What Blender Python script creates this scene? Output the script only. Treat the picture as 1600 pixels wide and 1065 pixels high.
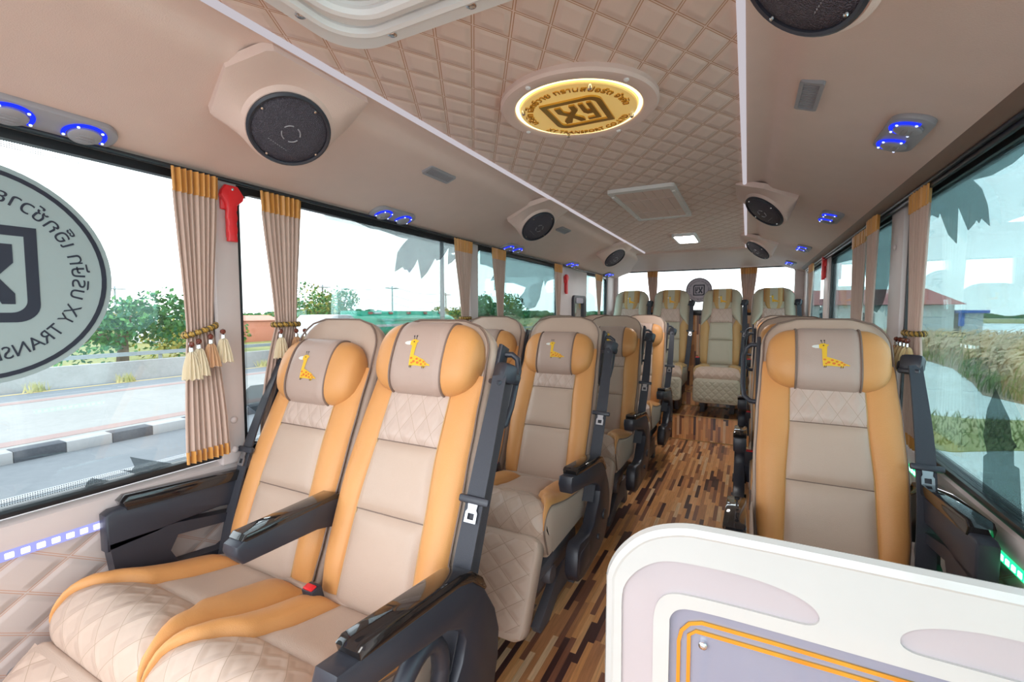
import bpy, bmesh, math, random
from mathutils import Vector, Matrix
random.seed(7)
PI = math.pi
for o in list(bpy.data.objects): bpy.data.objects.remove(o, do_unlink=True)
S = bpy.context.scene
COL = S.collection

# ------------------------------------------------------------------ camera, sky, light, exposure
cam_d = bpy.data.cameras.new('camera'); cam = bpy.data.objects.new('camera', cam_d); COL.objects.link(cam)
cam_d.sensor_width = 36.0; cam_d.lens = 711.0/1600.0*36.0; cam_d.clip_start = 0.02; cam_d.clip_end = 900
YAW = math.radians(27.32); PITCH = math.radians(3.58)
cam.location = (0, 0, 1.2); cam.rotation_euler = (PI/2-PITCH, 0, YAW)
S.camera = cam
S.view_settings.view_transform = 'Standard'; S.view_settings.look = 'None'
S.view_settings.exposure = 0.35; S.view_settings.gamma = 1.0; S.view_settings.use_curve_mapping = False
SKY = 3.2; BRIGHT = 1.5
W = bpy.data.worlds.new('overcast_sky'); S.world = W; W.use_nodes = True
def build_world():
    nt = W.node_tree; nt.nodes.clear(); N = nt.nodes.new; L = nt.links.new
    out = N('ShaderNodeOutputWorld'); bg = N('ShaderNodeBackground'); tc = N('ShaderNodeTexCoord')
    sep = N('ShaderNodeSeparateXYZ'); L(tc.outputs['Generated'], sep.inputs[0])
    ramp = N('ShaderNodeValToRGB'); L(sep.outputs['Z'], ramp.inputs[0])
    e = ramp.color_ramp.elements
    e[0].position = 0.0; e[0].color = (0.93, 0.98, 1.0, 1)
    e[1].position = 0.6; e[1].color = (0.80, 0.90, 1.0, 1)
    mp = N('ShaderNodeMapping'); mp.inputs['Scale'].default_value = (1.5, 1.5, 5); L(tc.outputs['Generated'], mp.inputs[0])
    nz = N('ShaderNodeTexNoise'); nz.inputs['Scale'].default_value = 2.0; nz.inputs['Detail'].default_value = 5; L(mp.outputs[0], nz.inputs['Vector'])
    mr = N('ShaderNodeMapRange'); mr.inputs['From Min'].default_value = .3; mr.inputs['From Max'].default_value = .7
    mr.inputs['To Min'].default_value = .88; mr.inputs['To Max'].default_value = 1.08; L(nz.outputs['Fac'], mr.inputs['Value'])
    mx = N('ShaderNodeMix'); mx.data_type = 'RGBA'; mx.blend_type = 'MULTIPLY'; mx.inputs['Factor'].default_value = 1
    L(ramp.outputs[0], mx.inputs['A']); L(mr.outputs[0], mx.inputs['B'])
    # broad lobe added to the sky ahead of the bus to light the interior
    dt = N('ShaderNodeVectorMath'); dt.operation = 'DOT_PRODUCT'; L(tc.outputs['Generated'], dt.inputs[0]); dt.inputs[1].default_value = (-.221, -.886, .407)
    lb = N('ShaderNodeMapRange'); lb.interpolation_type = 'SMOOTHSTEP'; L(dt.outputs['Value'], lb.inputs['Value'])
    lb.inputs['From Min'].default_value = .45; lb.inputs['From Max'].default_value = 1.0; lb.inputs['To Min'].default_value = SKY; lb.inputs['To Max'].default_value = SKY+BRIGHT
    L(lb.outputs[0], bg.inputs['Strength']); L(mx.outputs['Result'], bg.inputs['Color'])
    L(bg.outputs[0], out.inputs[0])
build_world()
def area(name, loc, rot, sx, sy, power, color):
    ld = bpy.data.lights.new(name, 'AREA'); ld.shape = 'RECTANGLE'; ld.size = sx; ld.size_y = sy; ld.energy = power; ld.color = color
    lo = bpy.data.objects.new(name, ld); COL.objects.link(lo); lo.location = loc; lo.rotation_euler = rot
    return lo
# fill lamp added behind the camera, standing for daylight from the windscreen
area('front_fill', (-0.35, -1.9, 1.45), (PI/2-0.12, 0, 0), 2.2, 1.4, 4, (1.0, 0.97, 0.95))
area('hatch_fill', (-0.47, 0.40, 1.745), (0, 0, 0), .34, .34, 2.2, (1.0, .98, .96))  # fill lamp added under the opaque hatch to brighten the front floor

# ------------------------------------------------------------------ mesh helpers
class MB:
    def __init__(s): s.v = []; s.f = []; s.m = []; s.uv = []; s.sm = []
    def add(s, vs, fs, m=0, uvs=None, smooth=True):
        o = len(s.v); s.v += [tuple(p) for p in vs]
        for k, f in enumerate(fs):
            s.f.append(tuple(i+o for i in f)); s.m.append(m); s.sm.append(smooth)
            s.uv.append([uvs[i] for i in f] if uvs else [(vs[i][0], vs[i][1]) for i in f])
        return s
    def bm(s, bm, m=0, smooth=True, M=None):
        bm.verts.ensure_lookup_table()
        vs = [(M @ v.co if M else v.co.copy()) for v in bm.verts]
        for i, v in enumerate(bm.verts): v.index = i
        s.add(vs, [[v.index for v in f.verts] for f in bm.faces], m, None, smooth); bm.free(); return s
    def box(s, c, d, m=0, bev=0.0, seg=2, M=None):
        b = bmesh.new(); bmesh.ops.create_cube(b, size=1)
        for v in b.verts: v.co = Vector((v.co.x*d[0], v.co.y*d[1], v.co.z*d[2]))
        if bev: bmesh.ops.bevel(b, geom=b.edges[:], offset=min(bev, min(d)*.49), segments=seg, affect='EDGES', profile=.5)
        for v in b.verts: v.co += Vector(c)
        return s.bm(b, m, True, M)
    def prism(s, poly, lo, hi, axis='x', m=0, bev=0.0, seg=2, M=None):
        b = bmesh.new()
        def P(p, h): return {'x': (h, p[0], p[1]), 'y': (p[0], h, p[1]), 'z': (p[0], p[1], h)}[axis]
        n = len(poly); a = [b.verts.new(P(p, lo)) for p in poly]; c = [b.verts.new(P(p, hi)) for p in poly]
        b.faces.new(a); b.faces.new(c[::-1])
        for i in range(n): b.faces.new((a[i], c[i], c[(i+1) % n], a[(i+1) % n]))
        bmesh.ops.recalc_face_normals(b, faces=b.faces[:])
        if bev:
            es = [e for e in b.edges if len({round((v.co.x, v.co.y, v.co.z)['xyz'.index(axis)], 5) for v in e.verts}) == 1]
            bmesh.ops.bevel(b, geom=es, offset=bev, segments=seg, affect='EDGES', profile=.5)
        return s.bm(b, m, True, M)
    def plate(s, outer, holes, lo, hi, axis='y', m=0):
        """flat plate with holes, thickness lo..hi along axis"""
        b = bmesh.new()
        def P(p, h): return {'x': (h, p[0], p[1]), 'y': (p[0], h, p[1]), 'z': (p[0], p[1], h)}[axis]
        es = []; 
        for loop in [outer]+list(holes):
            vs = [b.verts.new(P(p, lo)) for p in loop]
            es += [b.edges.new((vs[i], vs[(i+1) % len(vs)])) for i in range(len(vs))]
        bmesh.ops.triangle_fill(b, use_beauty=True, use_dissolve=False, edges=es)
        r = bmesh.ops.extrude_face_region(b, geom=b.faces[:]+b.edges[:])
        off = Vector(P((0, 0), hi)) - Vector(P((0, 0), lo))
        bmesh.ops.translate(b, verts=[g for g in r['geom'] if isinstance(g, bmesh.types.BMVert)], vec=off)
        bmesh.ops.recalc_face_normals(b, faces=b.faces[:])
        return s.bm(b, m)
    def loft(s, rings, m=0, caps=True, closed=True, uvs=None):
        n = len(rings[0]); vs = [p for r in rings for p in r]; fs = []
        for i in range(len(rings)-1):
            for j in range(n if closed else n-1):
                fs.append((i*n+j, i*n+(j+1) % n, (i+1)*n+(j+1) % n, (i+1)*n+j))
        if caps: fs += [tuple(range(n))[::-1], tuple(range((len(rings)-1)*n, len(rings)*n))]
        return s.add(vs, fs, m, uvs)
    def tube(s, pts, r, n=8, m=0, closed=False):
        pts = [Vector(p) for p in pts]; rings = []; N = len(pts); ref = None
        for i in range(N):
            a = pts[(i-1) % N] if (closed or i > 0) else pts[i]; c = pts[(i+1) % N] if (closed or i < N-1) else pts[i]
            t = (c-a).normalized()
            if ref is None: ref = t.orthogonal().normalized()
            ref = (ref - t*ref.dot(t)).normalized(); bb = t.cross(ref)
            rr = r[i] if isinstance(r, (list, tuple)) else r
            rings.append([pts[i]+ref*math.cos(2*PI*k/n)*rr+bb*math.sin(2*PI*k/n)*rr for k in range(n)])
        if closed: rings.append(rings[0])
        return s.loft(rings, m, caps=not closed)
    def grid(s, fn, nu, nv, m=0, uvf=None, flip=False):
        vs = []; uv = []
        for j in range(nv+1):
            for i in range(nu+1):
                p, q = i/nu, j/nv; vs.append(fn(p, q)); uv.append(uvf(p, q) if uvf else (p, q))
        fs = []
        for j in range(nv):
            for i in range(nu):
                a = j*(nu+1)+i; f = (a, a+1, a+nu+2, a+nu+1); fs.append(f[::-1] if flip else f)
        return s.add(vs, fs, m, uv)
    def lathe(s, prof, n=32, m=0, c=(0, 0, 0), axis='z', caps=True):
        rings = []
        for r, h in prof:
            ring = []
            for k in range(n):
                a = 2*PI*k/n; x, y = r*math.cos(a), r*math.sin(a)
                p = {'z': (x, y, h), 'x': (h, x, y), 'y': (y, h, x)}[axis]
                ring.append((p[0]+c[0], p[1]+c[1], p[2]+c[2]))
            rings.append(ring)
        return s.loft(rings, m, caps)
    def mesh(s, name, mats, sharp=40):
        me = bpy.data.meshes.new(name); me.from_pydata(s.v, [], s.f); 
        for mt in mats: me.materials.append(mt)
        me.polygons.foreach_set('material_index', s.m); me.polygons.foreach_set('use_smooth', s.sm)
        ul = me.uv_layers.new(name='UVMap'); flat = [c for f in s.uv for u in f for c in u]
        ul.data.foreach_set('uv', flat)
        me.validate(); me.update()
        if sharp: me.set_sharp_from_angle(angle=math.radians(sharp))
        return me
def obj(name, mb, mats, parent=None, sharp=40, label=None):
    if not isinstance(mats, (list, tuple)): mats = [mats]
    o = bpy.data.objects.new(name, mb.mesh(name, mats, sharp)); COL.objects.link(o)
    if parent: o.parent = parent
    if label: o['label'] = label
    return o
def tag(o, label, cat, group=None, kind=None):
    o['label'] = label; o['category'] = cat
    if group: o['group'] = group
    if kind: o['kind'] = kind
    return o
def thing(name, label, cat, loc=(0, 0, 0), group=None, M=None):
    o = bpy.data.objects.new(name, None); COL.objects.link(o); o.empty_display_size = .05
    if M is not None: o.matrix_world = M
    else: o.location = loc
    return tag(o, label, cat, group)
def struct(name, mb, mats, label=None, parent=None, sharp=40):
    o = obj(name, mb, mats, parent, sharp)
    if not parent: o['kind'] = 'structure'
    if label: o['label'] = label
    return o
KIDS = {}
def dup(root, loc=None, M=None, label=None, group=None):
    r = root.copy(); COL.objects.link(r)
    if M is not None: r.matrix_world = M
    elif loc is not None: r.location = loc
    if label: r['label'] = label
    if group: r['group'] = group
    for ch in list(root.children):
        c = ch.copy(); COL.objects.link(c); c.parent = r
        for g in list(ch.children):
            d = g.copy(); COL.objects.link(d); d.parent = c
    return r
def frame(o, x, y, z):
    x, y, z = Vector(x).normalized(), Vector(y).normalized(), Vector(z).normalized()
    M = Matrix.Identity(4)
    for i in range(3): M[i][0] = x[i]; M[i][1] = y[i]; M[i][2] = z[i]; M[i][3] = o[i]
    return M
def lerp(a, b, t): return a+(b-a)*t
def interp(tab, t):
    if t <= tab[0][0]: return tab[0][1]
    for (a, x), (b, y) in zip(tab, tab[1:]):
        if t <= b:
            k = (t-a)/(b-a); k = k*k*(3-2*k); return x+(y-x)*k
    return tab[-1][1]
def arcpts(cx, cy, r, a0, a1, n): return [(cx+r*math.cos(math.radians(lerp(a0, a1, i/n))), cy+r*math.sin(math.radians(lerp(a0, a1, i/n)))) for i in range(n+1)]
def rrect(w, h, r, n=6, cx=0, cy=0):
    P = []
    for sx, sy, a in ((1, 1, 0), (-1, 1, 90), (-1, -1, 180), (1, -1, 270)):
        P += arcpts(cx+sx*(w/2-r), cy+sy*(h/2-r), r, a, a+90, n)
    return P

# ------------------------------------------------------------------ materials
MT = {}
class NT:
    def __init__(s, name):
        s.mat = bpy.data.materials.new(name); s.mat.use_nodes = True; s.t = s.mat.node_tree; s.t.nodes.clear(); MT[name] = s.mat
        s.out = s.n('ShaderNodeOutputMaterial')
    def n(s, k, **kw):
        x = s.t.nodes.new(k)
        for a, b in kw.items(): setattr(x, a, b)
        return x
    def l(s, a, b): s.t.links.new(a, b)
    def put(s, sock, v):
        if hasattr(v, 'is_output') or isinstance(v, bpy.types.NodeSocket): s.l(v, sock)
        else: sock.default_value = v
    def math(s, op, a, b=None, c=None):
        x = s.n('ShaderNodeMath', operation=op); s.put(x.inputs[0], a)
        if b is not None: s.put(x.inputs[1], b)
        if c is not None: s.put(x.inputs[2], c)
        return x.outputs[0]
    def mr(s, v, a, b, c, d, smooth=False):
        x = s.n('ShaderNodeMapRange'); x.interpolation_type = 'SMOOTHSTEP' if smooth else 'LINEAR'
        for i, k in enumerate((v, a, b, c, d)): s.put(x.inputs[i], k)
        return x.outputs[0]
    def mix(s, f, a, b, mode='MIX'):
        x = s.n('ShaderNodeMix', data_type='RGBA', blend_type=mode); s.put(x.inputs['Factor'], f)
        s.put(x.inputs['A'], a if not isinstance(a, tuple) else (*a[:3], 1)); s.put(x.inputs['B'], b if not isinstance(b, tuple) else (*b[:3], 1))
        return x.outputs['Result']
    def noise(s, vec, scale, detail=3, rough=.5):
        x = s.n('ShaderNodeTexNoise'); x.inputs['Scale'].default_value = scale; x.inputs['Detail'].default_value = detail; x.inputs['Roughness'].default_value = rough
        if vec is not None: s.l(vec, x.inputs['Vector'])
        return x.outputs['Fac']
    def uv(s): return s.n('ShaderNodeTexCoord').outputs['UV']
    def ob(s): return s.n('ShaderNodeTexCoord').outputs['Object']
    def bump(s, h, dist, strength=1.0):
        x = s.n('ShaderNodeBump'); x.inputs['Distance'].default_value = dist; x.inputs['Strength'].default_value = strength; s.l(h, x.inputs['Height']); return x.outputs[0]
    def bsdf(s, color, rough=.5, metal=0, normal=None, spec=.5, coat=0, emis=None, estr=0, sheen=0, alpha=None):
        b = s.n('ShaderNodeBsdfPrincipled')
        s.put(b.inputs['Base Color'], (*color[:3], 1) if isinstance(color, tuple) else color)
        s.put(b.inputs['Roughness'], rough); s.put(b.inputs['Metallic'], metal); b.inputs['Specular IOR Level'].default_value = spec
        b.inputs['Coat Weight'].default_value = coat; b.inputs['Coat Roughness'].default_value = .05
        if sheen: b.inputs['Sheen Weight'].default_value = sheen
        if normal is not None: s.l(normal, b.inputs['Normal'])
        if emis is not None: s.put(b.inputs['Emission Color'], (*emis[:3], 1) if isinstance(emis, tuple) else emis); s.put(b.inputs['Emission Strength'], estr)
        s.l(b.outputs[0], s.out.inputs[0]); return b
def simple(name, color, rough=.5, metal=0, grain=0, gscale=300, var=.04, **kw):
    t = NT(name); ob = t.ob()
    nz = t.noise(ob, 12, 2); c = t.mix(nz, tuple(x*(1-var) for x in color), tuple(min(1, x*(1+var)) for x in color))
    nr = None
    if grain: nr = t.bump(t.noise(ob, gscale, 2), grain)
    t.bsdf(c, rough, metal, nr, **kw); return t.mat
def leather(name, color, rough=.42):
    t = NT(name); ob = t.ob()
    c = t.mix(t.noise(ob, 6, 3), tuple(x*.94 for x in color), tuple(min(1, x*1.05) for x in color))
    v = t.n('ShaderNodeTexVoronoi'); v.inputs['Scale'].default_value = 550; t.l(ob, v.inputs['Vector'])
    h = t.math('ADD', t.math('MULTIPLY', v.outputs['Distance'], .25), t.math('MULTIPLY', t.noise(ob, 9, 2), 3.0))
    t.bsdf(c, rough, 0, t.bump(h, .0011), spec=.4, sheen=.05); return t.mat
def quilt(name, color, stitch, a, b, depth, rough=.42, double=False, w1=.015, w2=.03, soft=.30):
    t = NT(name); sp = t.n('ShaderNodeSeparateXYZ'); t.l(t.uv(), sp.inputs[0])
    x = t.math('DIVIDE', sp.outputs[0], a); y = t.math('DIVIDE', sp.outputs[1], b)
    def dist(k): return t.math('ABSOLUTE', t.math('SUBTRACT', t.math('FRACT', k), .5))
    d1 = t.math('SUBTRACT', .5, dist(t.math('ADD', x, y))); d2 = t.math('SUBTRACT', .5, dist(t.math('SUBTRACT', x, y)))
    d = t.math('MINIMUM', d1, d2)
    h = t.math('MULTIPLY', t.mr(d1, 0, soft, 0, 1, True), t.mr(d2, 0, soft, 0, 1, True))
    if double:
        m = t.math('MULTIPLY', t.math('GREATER_THAN', d, w1), t.math('LESS_THAN', d, w2))
    else: m = t.math('LESS_THAN', d, w2)
    ob = t.ob(); nz = t.noise(ob, 7, 3)
    c = t.mix(nz, tuple(k*.95 for k in color), tuple(min(1, k*1.05) for k in color))
    c = t.mix(t.math('MULTIPLY', m, .85), c, stitch)
    hh = t.math('ADD', h, t.math('MULTIPLY', t.noise(ob, 500, 1), .03))
    t.bsdf(c, rough, 0, t.bump(hh, depth), spec=.4); return t.mat
def emit(name, color, strength):
    t = NT(name); e = t.n('ShaderNodeEmission'); e.inputs[0].default_value = (*color, 1); e.inputs[1].default_value = strength
    t.l(e.outputs[0], t.out.inputs[0]); return t.mat
def glass(name, tint, refl=.8):
    t = NT(name); tr = t.n('ShaderNodeBsdfTransparent'); tr.inputs[0].default_value = (*tint, 1)
    g = t.n('ShaderNodeBsdfGlossy'); g.inputs['Roughness'].default_value = .01; g.inputs['Color'].default_value = (.95, 1, .99, 1)
    fr = t.n('ShaderNodeFresnel'); fr.inputs[0].default_value = 1.5
    mx = t.n('ShaderNodeMixShader'); t.l(t.math('MULTIPLY', fr.outputs[0], refl), mx.inputs[0]); t.l(tr.outputs[0], mx.inputs[1]); t.l(g.outputs[0], mx.inputs[2])
    t.l(mx.outputs[0], t.out.inputs[0]); return t.mat

ORANGE = (.64, .29, .095); BEIGE = (.50, .36, .28); TAUPE = (.45, .32, .265)
leather('leather_orange', ORANGE); leather('leather_beige', BEIGE); leather('leather_taupe', TAUPE)
leather('leather_brown', (.20, .13, .10)); leather('leather_tan', (.48, .28, .105))
leather('leather_olive', (.44, .385, .29))
quilt('quilt_seat', (.53, .39, .325), (.34, .24, .17), .052, .085, .0022, soft=.34, w2=.012)
quilt('quilt_leg', (.52, .375, .295), (.32, .22, .15), .105, .075, .0028, soft=.26, w2=.014)
quilt('quilt_olive', (.44, .385, .29), (.24, .20, .14), .062, .062, .0026, soft=.30, w2=.014)
quilt('quilt_cushion', (.52, .38, .30), (.33, .23, .16), .075, .068, .0026, soft=.30, w2=.012)
quilt('quilt_ceiling', (.74, .55, .465), (.42, .17, .06), .094, .150, .0045, rough=.5, double=True, w1=.020, w2=.046, soft=.24)
quilt('quilt_wall', (.56, .45, .41), (.50, .26, .17), .155, .10, .004, rough=.5, double=True, w1=.018, w2=.040, soft=.22)
simple('trim_beige', (.72, .525, .45), .55, grain=.0005, gscale=400)
simple('pillar_plastic', (.62, .52, .50), .45)
simple('rail_brown', (.20, .13, .10), .55)
simple('rubber_black', (.012, .013, .016), .35)
simple('plastic_black', (.030, .031, .042), .38, grain=.0002, gscale=900)
simple('plastic_gloss', (.015, .012, .012), .06, coat=.6)
simple('plastic_grey', (.33, .31, .33), .4)
simple('plastic_dark', (.10, .09, .10), .5)
simple('belt_black', (.020, .021, .032), .5, grain=.0006, gscale=700, sheen=.2)
simple('chrome', (.75, .75, .76), .15, 1.0); simple('steel', (.36, .36, .38), .35, 1.0)
simple('plastic_red', (.70, .02, .025), .35); simple('cream_gloss', (.53, .51, .485), .25, coat=.4); simple('cream_pink', (.46, .40, .41), .3, coat=.3)
simple('white_plastic', (.76, .72, .70), .35); simple('white_frame', (.72, .66, .62), .45)
simple('panel_grey', (.25, .25, .32), .22, coat=.5); simple('gold_mirror', (.85, .45, .08), .14, 1.0)
simple('gold_plate', (.92, .62, .22), .40, .35, emis=(1.0, .64, .20), estr=.24); simple('gold_dark', (.62, .38, .08), .22, .9)  # faint glow added to gold_plate to make the disc look lit
simple('curtain_pink', (.55, .39, .32), .8, sheen=.3); simple('curtain_gold', (.62, .28, .06), .32, sheen=.5)
simple('rope_gold', (.45, .27, .06), .4, .3); simple('rope_dark', (.07, .05, .02), .5)
simple('tassel_cream', (.70, .58, .40), .6, sheen=.4); simple('tassel_tan', (.55, .30, .15), .6, sheen=.4); simple('tassel_gold', (.58, .42, .20), .6, sheen=.4)
simple('bead_brown', (.14, .03, .02), .15, coat=.8)
simple('giraffe_yellow', (.80, .46, .02), .6); simple('giraffe_orange', (.70, .16, .02), .6); simple('giraffe_white', (.72, .70, .65), .6); simple('giraffe_black', (.02, .02, .03), .6)
simple('sticker_grey', (.30, .37, .37), .5); simple('sticker_black', (.012, .014, .03), .5); simple('sticker_lilac', (.40, .36, .42), .5)
emit('led_blue', (.012, .028, 1.0), 1.3); emit('led_white', (.45, .55, 1.0), 2.2); emit('led_strip_blue', (.42, .44, 1.0), .85); emit('led_strip_dot', (.80, .82, 1.0), 2.5); emit('led_green', (.02, 1.0, .30), 1.4); emit('led_green_dot', (.35, 1.0, .62), 3.0)
emit('lamp_white', (1.0, .97, .95), 38.0); emit('strip_diffuser', (1.0, .93, 1.0), .45); emit('ring_glow', (1.0, .78, .34), 2.8)
glass('glass_clear', (.975, .995, .99)); glass('glass_tint', (.76, .90, .905)); glass('glass_cyan', (.68, .80, .815))
def decal(name, tint, k):
    t = NT(name); tr = t.n('ShaderNodeBsdfTransparent'); tr.inputs[0].default_value = (*tint, 1)
    d = t.n('ShaderNodeBsdfDiffuse'); d.inputs[0].default_value = (.05, .055, .06, 1)
    mx = t.n('ShaderNodeMixShader'); mx.inputs[0].default_value = k; t.l(tr.outputs[0], mx.inputs[1]); t.l(d.outputs[0], mx.inputs[2]); t.l(mx.outputs[0], t.out.inputs[0])
decal('perforated_film', (.76, .79, .80), .30)
decal('perforated_film_dark', (.66, .74, .74), .30)
def wood():
    t = NT('wood_strips'); sp = t.n('ShaderNodeSeparateXYZ'); t.l(t.uv(), sp.inputs[0])
    u, v = sp.outputs[0], sp.outputs[1]; w = .021
    col = t.math('FLOOR', t.math('DIVIDE', u, w))
    wn = t.n('ShaderNodeTexWhiteNoise', noise_dimensions='1D'); t.l(col, wn.inputs['W'])
    cell = t.math('FLOOR', t.math('ADD', t.math('DIVIDE', v, .23), t.math('MULTIPLY', wn.outputs['Value'], 7.3)))
    cb = t.n('ShaderNodeCombineXYZ'); t.l(col, cb.inputs[0]); t.l(cell, cb.inputs[1])
    w2 = t.n('ShaderNodeTexWhiteNoise', noise_dimensions='2D'); t.l(cb.outputs[0], w2.inputs['Vector'])
    r = t.n('ShaderNodeValToRGB'); t.l(w2.outputs['Value'], r.inputs[0]); r.color_ramp.interpolation = 'CONSTANT'
    cs = [(0, (.085, .036, .032)), (.11, (.27, .105, .06)), (.23, (.54, .23, .095)), (.43, (.74, .335, .125)), (.68, (.80, .41, .175)), (.90, (.80, .52, .30))]
    el = r.color_ramp.elements; el[0].position = 0; el[0].color = (*cs[0][1], 1); el[1].position = cs[1][0]; el[1].color = (*cs[1][1], 1)
    for p, c in cs[2:]: e = el.new(p); e.color = (*c, 1)
    mp = t.n('ShaderNodeMapping'); mp.inputs['Scale'].default_value = (160, 9, 1); t.l(t.uv(), mp.inputs[0])
    off = t.n('ShaderNodeVectorMath', operation='ADD'); t.l(mp.outputs[0], off.inputs[0]); t.l(w2.outputs['Color'], off.inputs[1])
    g = t.noise(off.outputs[0], 1.0, 4, .6)
    c = t.mix(1.0, r.outputs[0], t.mr(g, .25, .75, .80, 1.20), 'MULTIPLY')
    t.bsdf(c, .28, spec=.5, coat=.15)
wood()
def ground(name, ca, cb, sc, rough=.9):
    t = NT(name); ob = t.ob(); f = t.math('ADD', t.math('MULTIPLY', t.noise(ob, sc, 6, .6), .7), t.math('MULTIPLY', t.noise(ob, sc*14, 3), .3))
    t.bsdf(t.mix(t.mr(f, .35, .65, 0, 1), ca, cb), rough); return t.mat
ground('asphalt', (0.092, 0.101, 0.109), (0.122, 0.131, 0.139), .7); ground('asphalt_far', (0.108, 0.122, 0.133), (0.130, 0.144, 0.155), .5)
ground('paving', (0.183, 0.183, 0.175), (0.236, 0.232, 0.218), .6); ground('paving_red', (0.208, 0.139, 0.124), (0.238, 0.164, 0.149), 1.5); ground('concrete_white', (0.212, 0.212, 0.204), (0.272, 0.272, 0.264), 1.2)
ground('paint_white', (0.250, 0.253, 0.257), (0.279, 0.279, 0.279), 3); ground('paint_black', (.03, .035, .045), (.07, .075, .085), 3); ground('paint_yellow', (0.372, 0.276, 0.108), (0.396, 0.312, 0.150), 3)
ground('grass_green', (0.062, 0.105, 0.019), (0.211, 0.186, 0.043), .45); ground('gravel', (0.598, 0.598, 0.546), (0.780, 0.780, 0.728), .8); ground('grass_dry', (0.230, 0.253, 0.069), (0.483, 0.414, 0.207), 1.2)
ground('earth', (0.250, 0.163, 0.100), (0.413, 0.300, 0.200), .6)
ground('leaf_green', (0.024, 0.104, 0.032), (0.080, 0.208, 0.048), 1.0); ground('leaf_yellow', (0.120, 0.165, 0.022), (0.315, 0.255, 0.045), .9); ground('leaf_dark', (.02, .09, .05), (.05, .18, .07), .8)
ground('bark', (.10, .07, .05), (.18, .13, .09), 4); ground('reed_tan', (0.468, 0.286, 0.156), (0.754, 0.546, 0.351), .7); ground('reed_green', (.10, .16, .04), (.20, .24, .07), 1)
simple('truck_green', (.0, .30, .19), .35, coat=.3); simple('truck_white', (.36, .37, .38), .35); simple('truck_red', (.36, .08, .08), .4); simple('truck_pale', (.10, .34, .26), .35)
simple('roof_red', (.50, .16, .15), .8); simple('house_wall', (.50, .52, .50), .8); simple('container_orange', (.42, .15, .09), .6); simple('metal_pole', (.22, .25, .27), .5); simple('tarp_blue', (.03, .12, .42), .6)
simple('pond_water', (.66, .74, .78), .12); simple('car_window', (.03, .04, .05), .08)

# ------------------------------------------------------------------ the bus body
YF, YB = -0.55, 5.52
XL, XR = -1.47, 0.53          # lower wall faces
CX = -0.47                    # centre line of the bus
ZC = 1.7875
def sweep(mb, prof, y0, y1, m=0, n=1, uvscale=1):
    """surface swept along Y from a profile of (x, z)"""
    L = [0]
    for a, b in zip(prof, prof[1:]): L.append(L[-1]+math.hypot(b[0]-a[0], b[1]-a[1]))
    vs = []; uv = []
    for j in range(n+1):
        y = lerp(y0, y1, j/n)
        for i, p in enumerate(prof): vs.append((p[0], y, p[1])); uv.append((L[i], y))
    k = len(prof); fs = [(j*k+i, j*k+i+1, (j+1)*k+i+1, (j+1)*k+i) for j in range(n) for i in range(k-1)]
    mb.add(vs, fs, m, uv); return mb
# floor, steps
f = MB()
def fq(mb, pts, uvs, m=0): mb.add(pts, [(0, 1, 2, 3)], m, uvs, False)
fq(f, [(XL, YF, 0), (XR, YF, 0), (XR, 4.52, 0), (XL, 4.52, 0)], [(XL, YF), (XR, YF), (XR, 4.52), (XL, 4.52)])
struct('floor', f, MT['wood_strips'], 'wood strip bus floor running down the aisle')
st = MB()
for (ya, yb, za, zb) in ((4.52, 5.05, 0, .23), (5.05, YB, .23, .37)):
    fq(st, [(XL, ya, za), (XR, ya, za), (XR, ya, zb), (XL, ya, zb)], [(XL, 10+za), (XR, 10+za), (XR, 10+zb), (XL, 10+zb)])
    fq(st, [(XL, ya, zb), (XR, ya, zb), (XR, yb, zb), (XL, yb, zb)], [(XL, 10+zb), (XR, 10+zb), (XR, 10+zb+yb-ya), (XL, 10+zb+yb-ya)])
struct('floor_step', st, MT['wood_strips'], 'wood strip steps up to the back seats')
tr = MB()
for y, z in ((4.517, .232), (5.047, .372), (4.514, .004), (5.044, .234)): tr.box((CX, y, z), (XR-XL-.01, .012, .006), 0, .002)
struct('trim_1', tr, MT['leather_tan'], 'thin brown edging strips on the steps')
# side walls
def side_wall(name, X, s, cuts, lab):
    mb = MB()
    # lower quilted part and plain band (s = +1: room lies towards +x)
    mb.add([(X, YF, 0), (X, YB, 0), (X, YB, .645), (X, YF, .645)], [(0, 1, 2, 3)] if s > 0 else [(3, 2, 1, 0)], 0, [(YF, 0), (YB, 0), (YB, .645), (YF, .645)])
    sweep(mb, [(X, .645), (X+s*.004, .66), (X+s*.008, .668), (X+s*.012, .70), (X+s*.012, .722), (X+s*.0, .735), (X-s*.05, .735)], YF, YB, 1)
    for y0, y1 in cuts: mb.box((X+s*.005, (y0+y1)/2, 1.17), (.05, y1-y0, .90), 1, .008)
    return struct(name, mb, [MT['quilt_wall'], MT['pillar_plastic']], lab)
wl = side_wall('wall_left', XL, 1, [(YF, -.45), (.825, .90), (2.262, 2.35), (3.68, 4.425), (5.21, YB)], 'left side wall of the bus, quilted beige below the windows')
wr = side_wall('wall_right', XR, -1, [(YF, -.35), (2.17, 2.33), (3.92, 4.11), (5.21, YB)], 'right side wall of the bus, quilted beige below the windows')
# small domed caps on the pillars
for par, spots in ((wl, [(-1.438, .862, .86), (-1.438, .862, .765), (-1.438, 2.30, .86), (-1.4415, .27, .70)]), (wr, [(.498, 2.25, 1.45), (.498, 2.25, .9), (.505, 1.50, .705)])):
    for p in spots:
        b = MB(); b.lathe([(.011, 0), (.010, .003), (.006, .006), (.001, .007)] if par is wl else [(.011, 0), (.010, -.003), (.006, -.006), (.001, -.007)], 14, 0, p, 'x'); obj('screw_cap', b, MT['pillar_plastic'], par)
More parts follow.
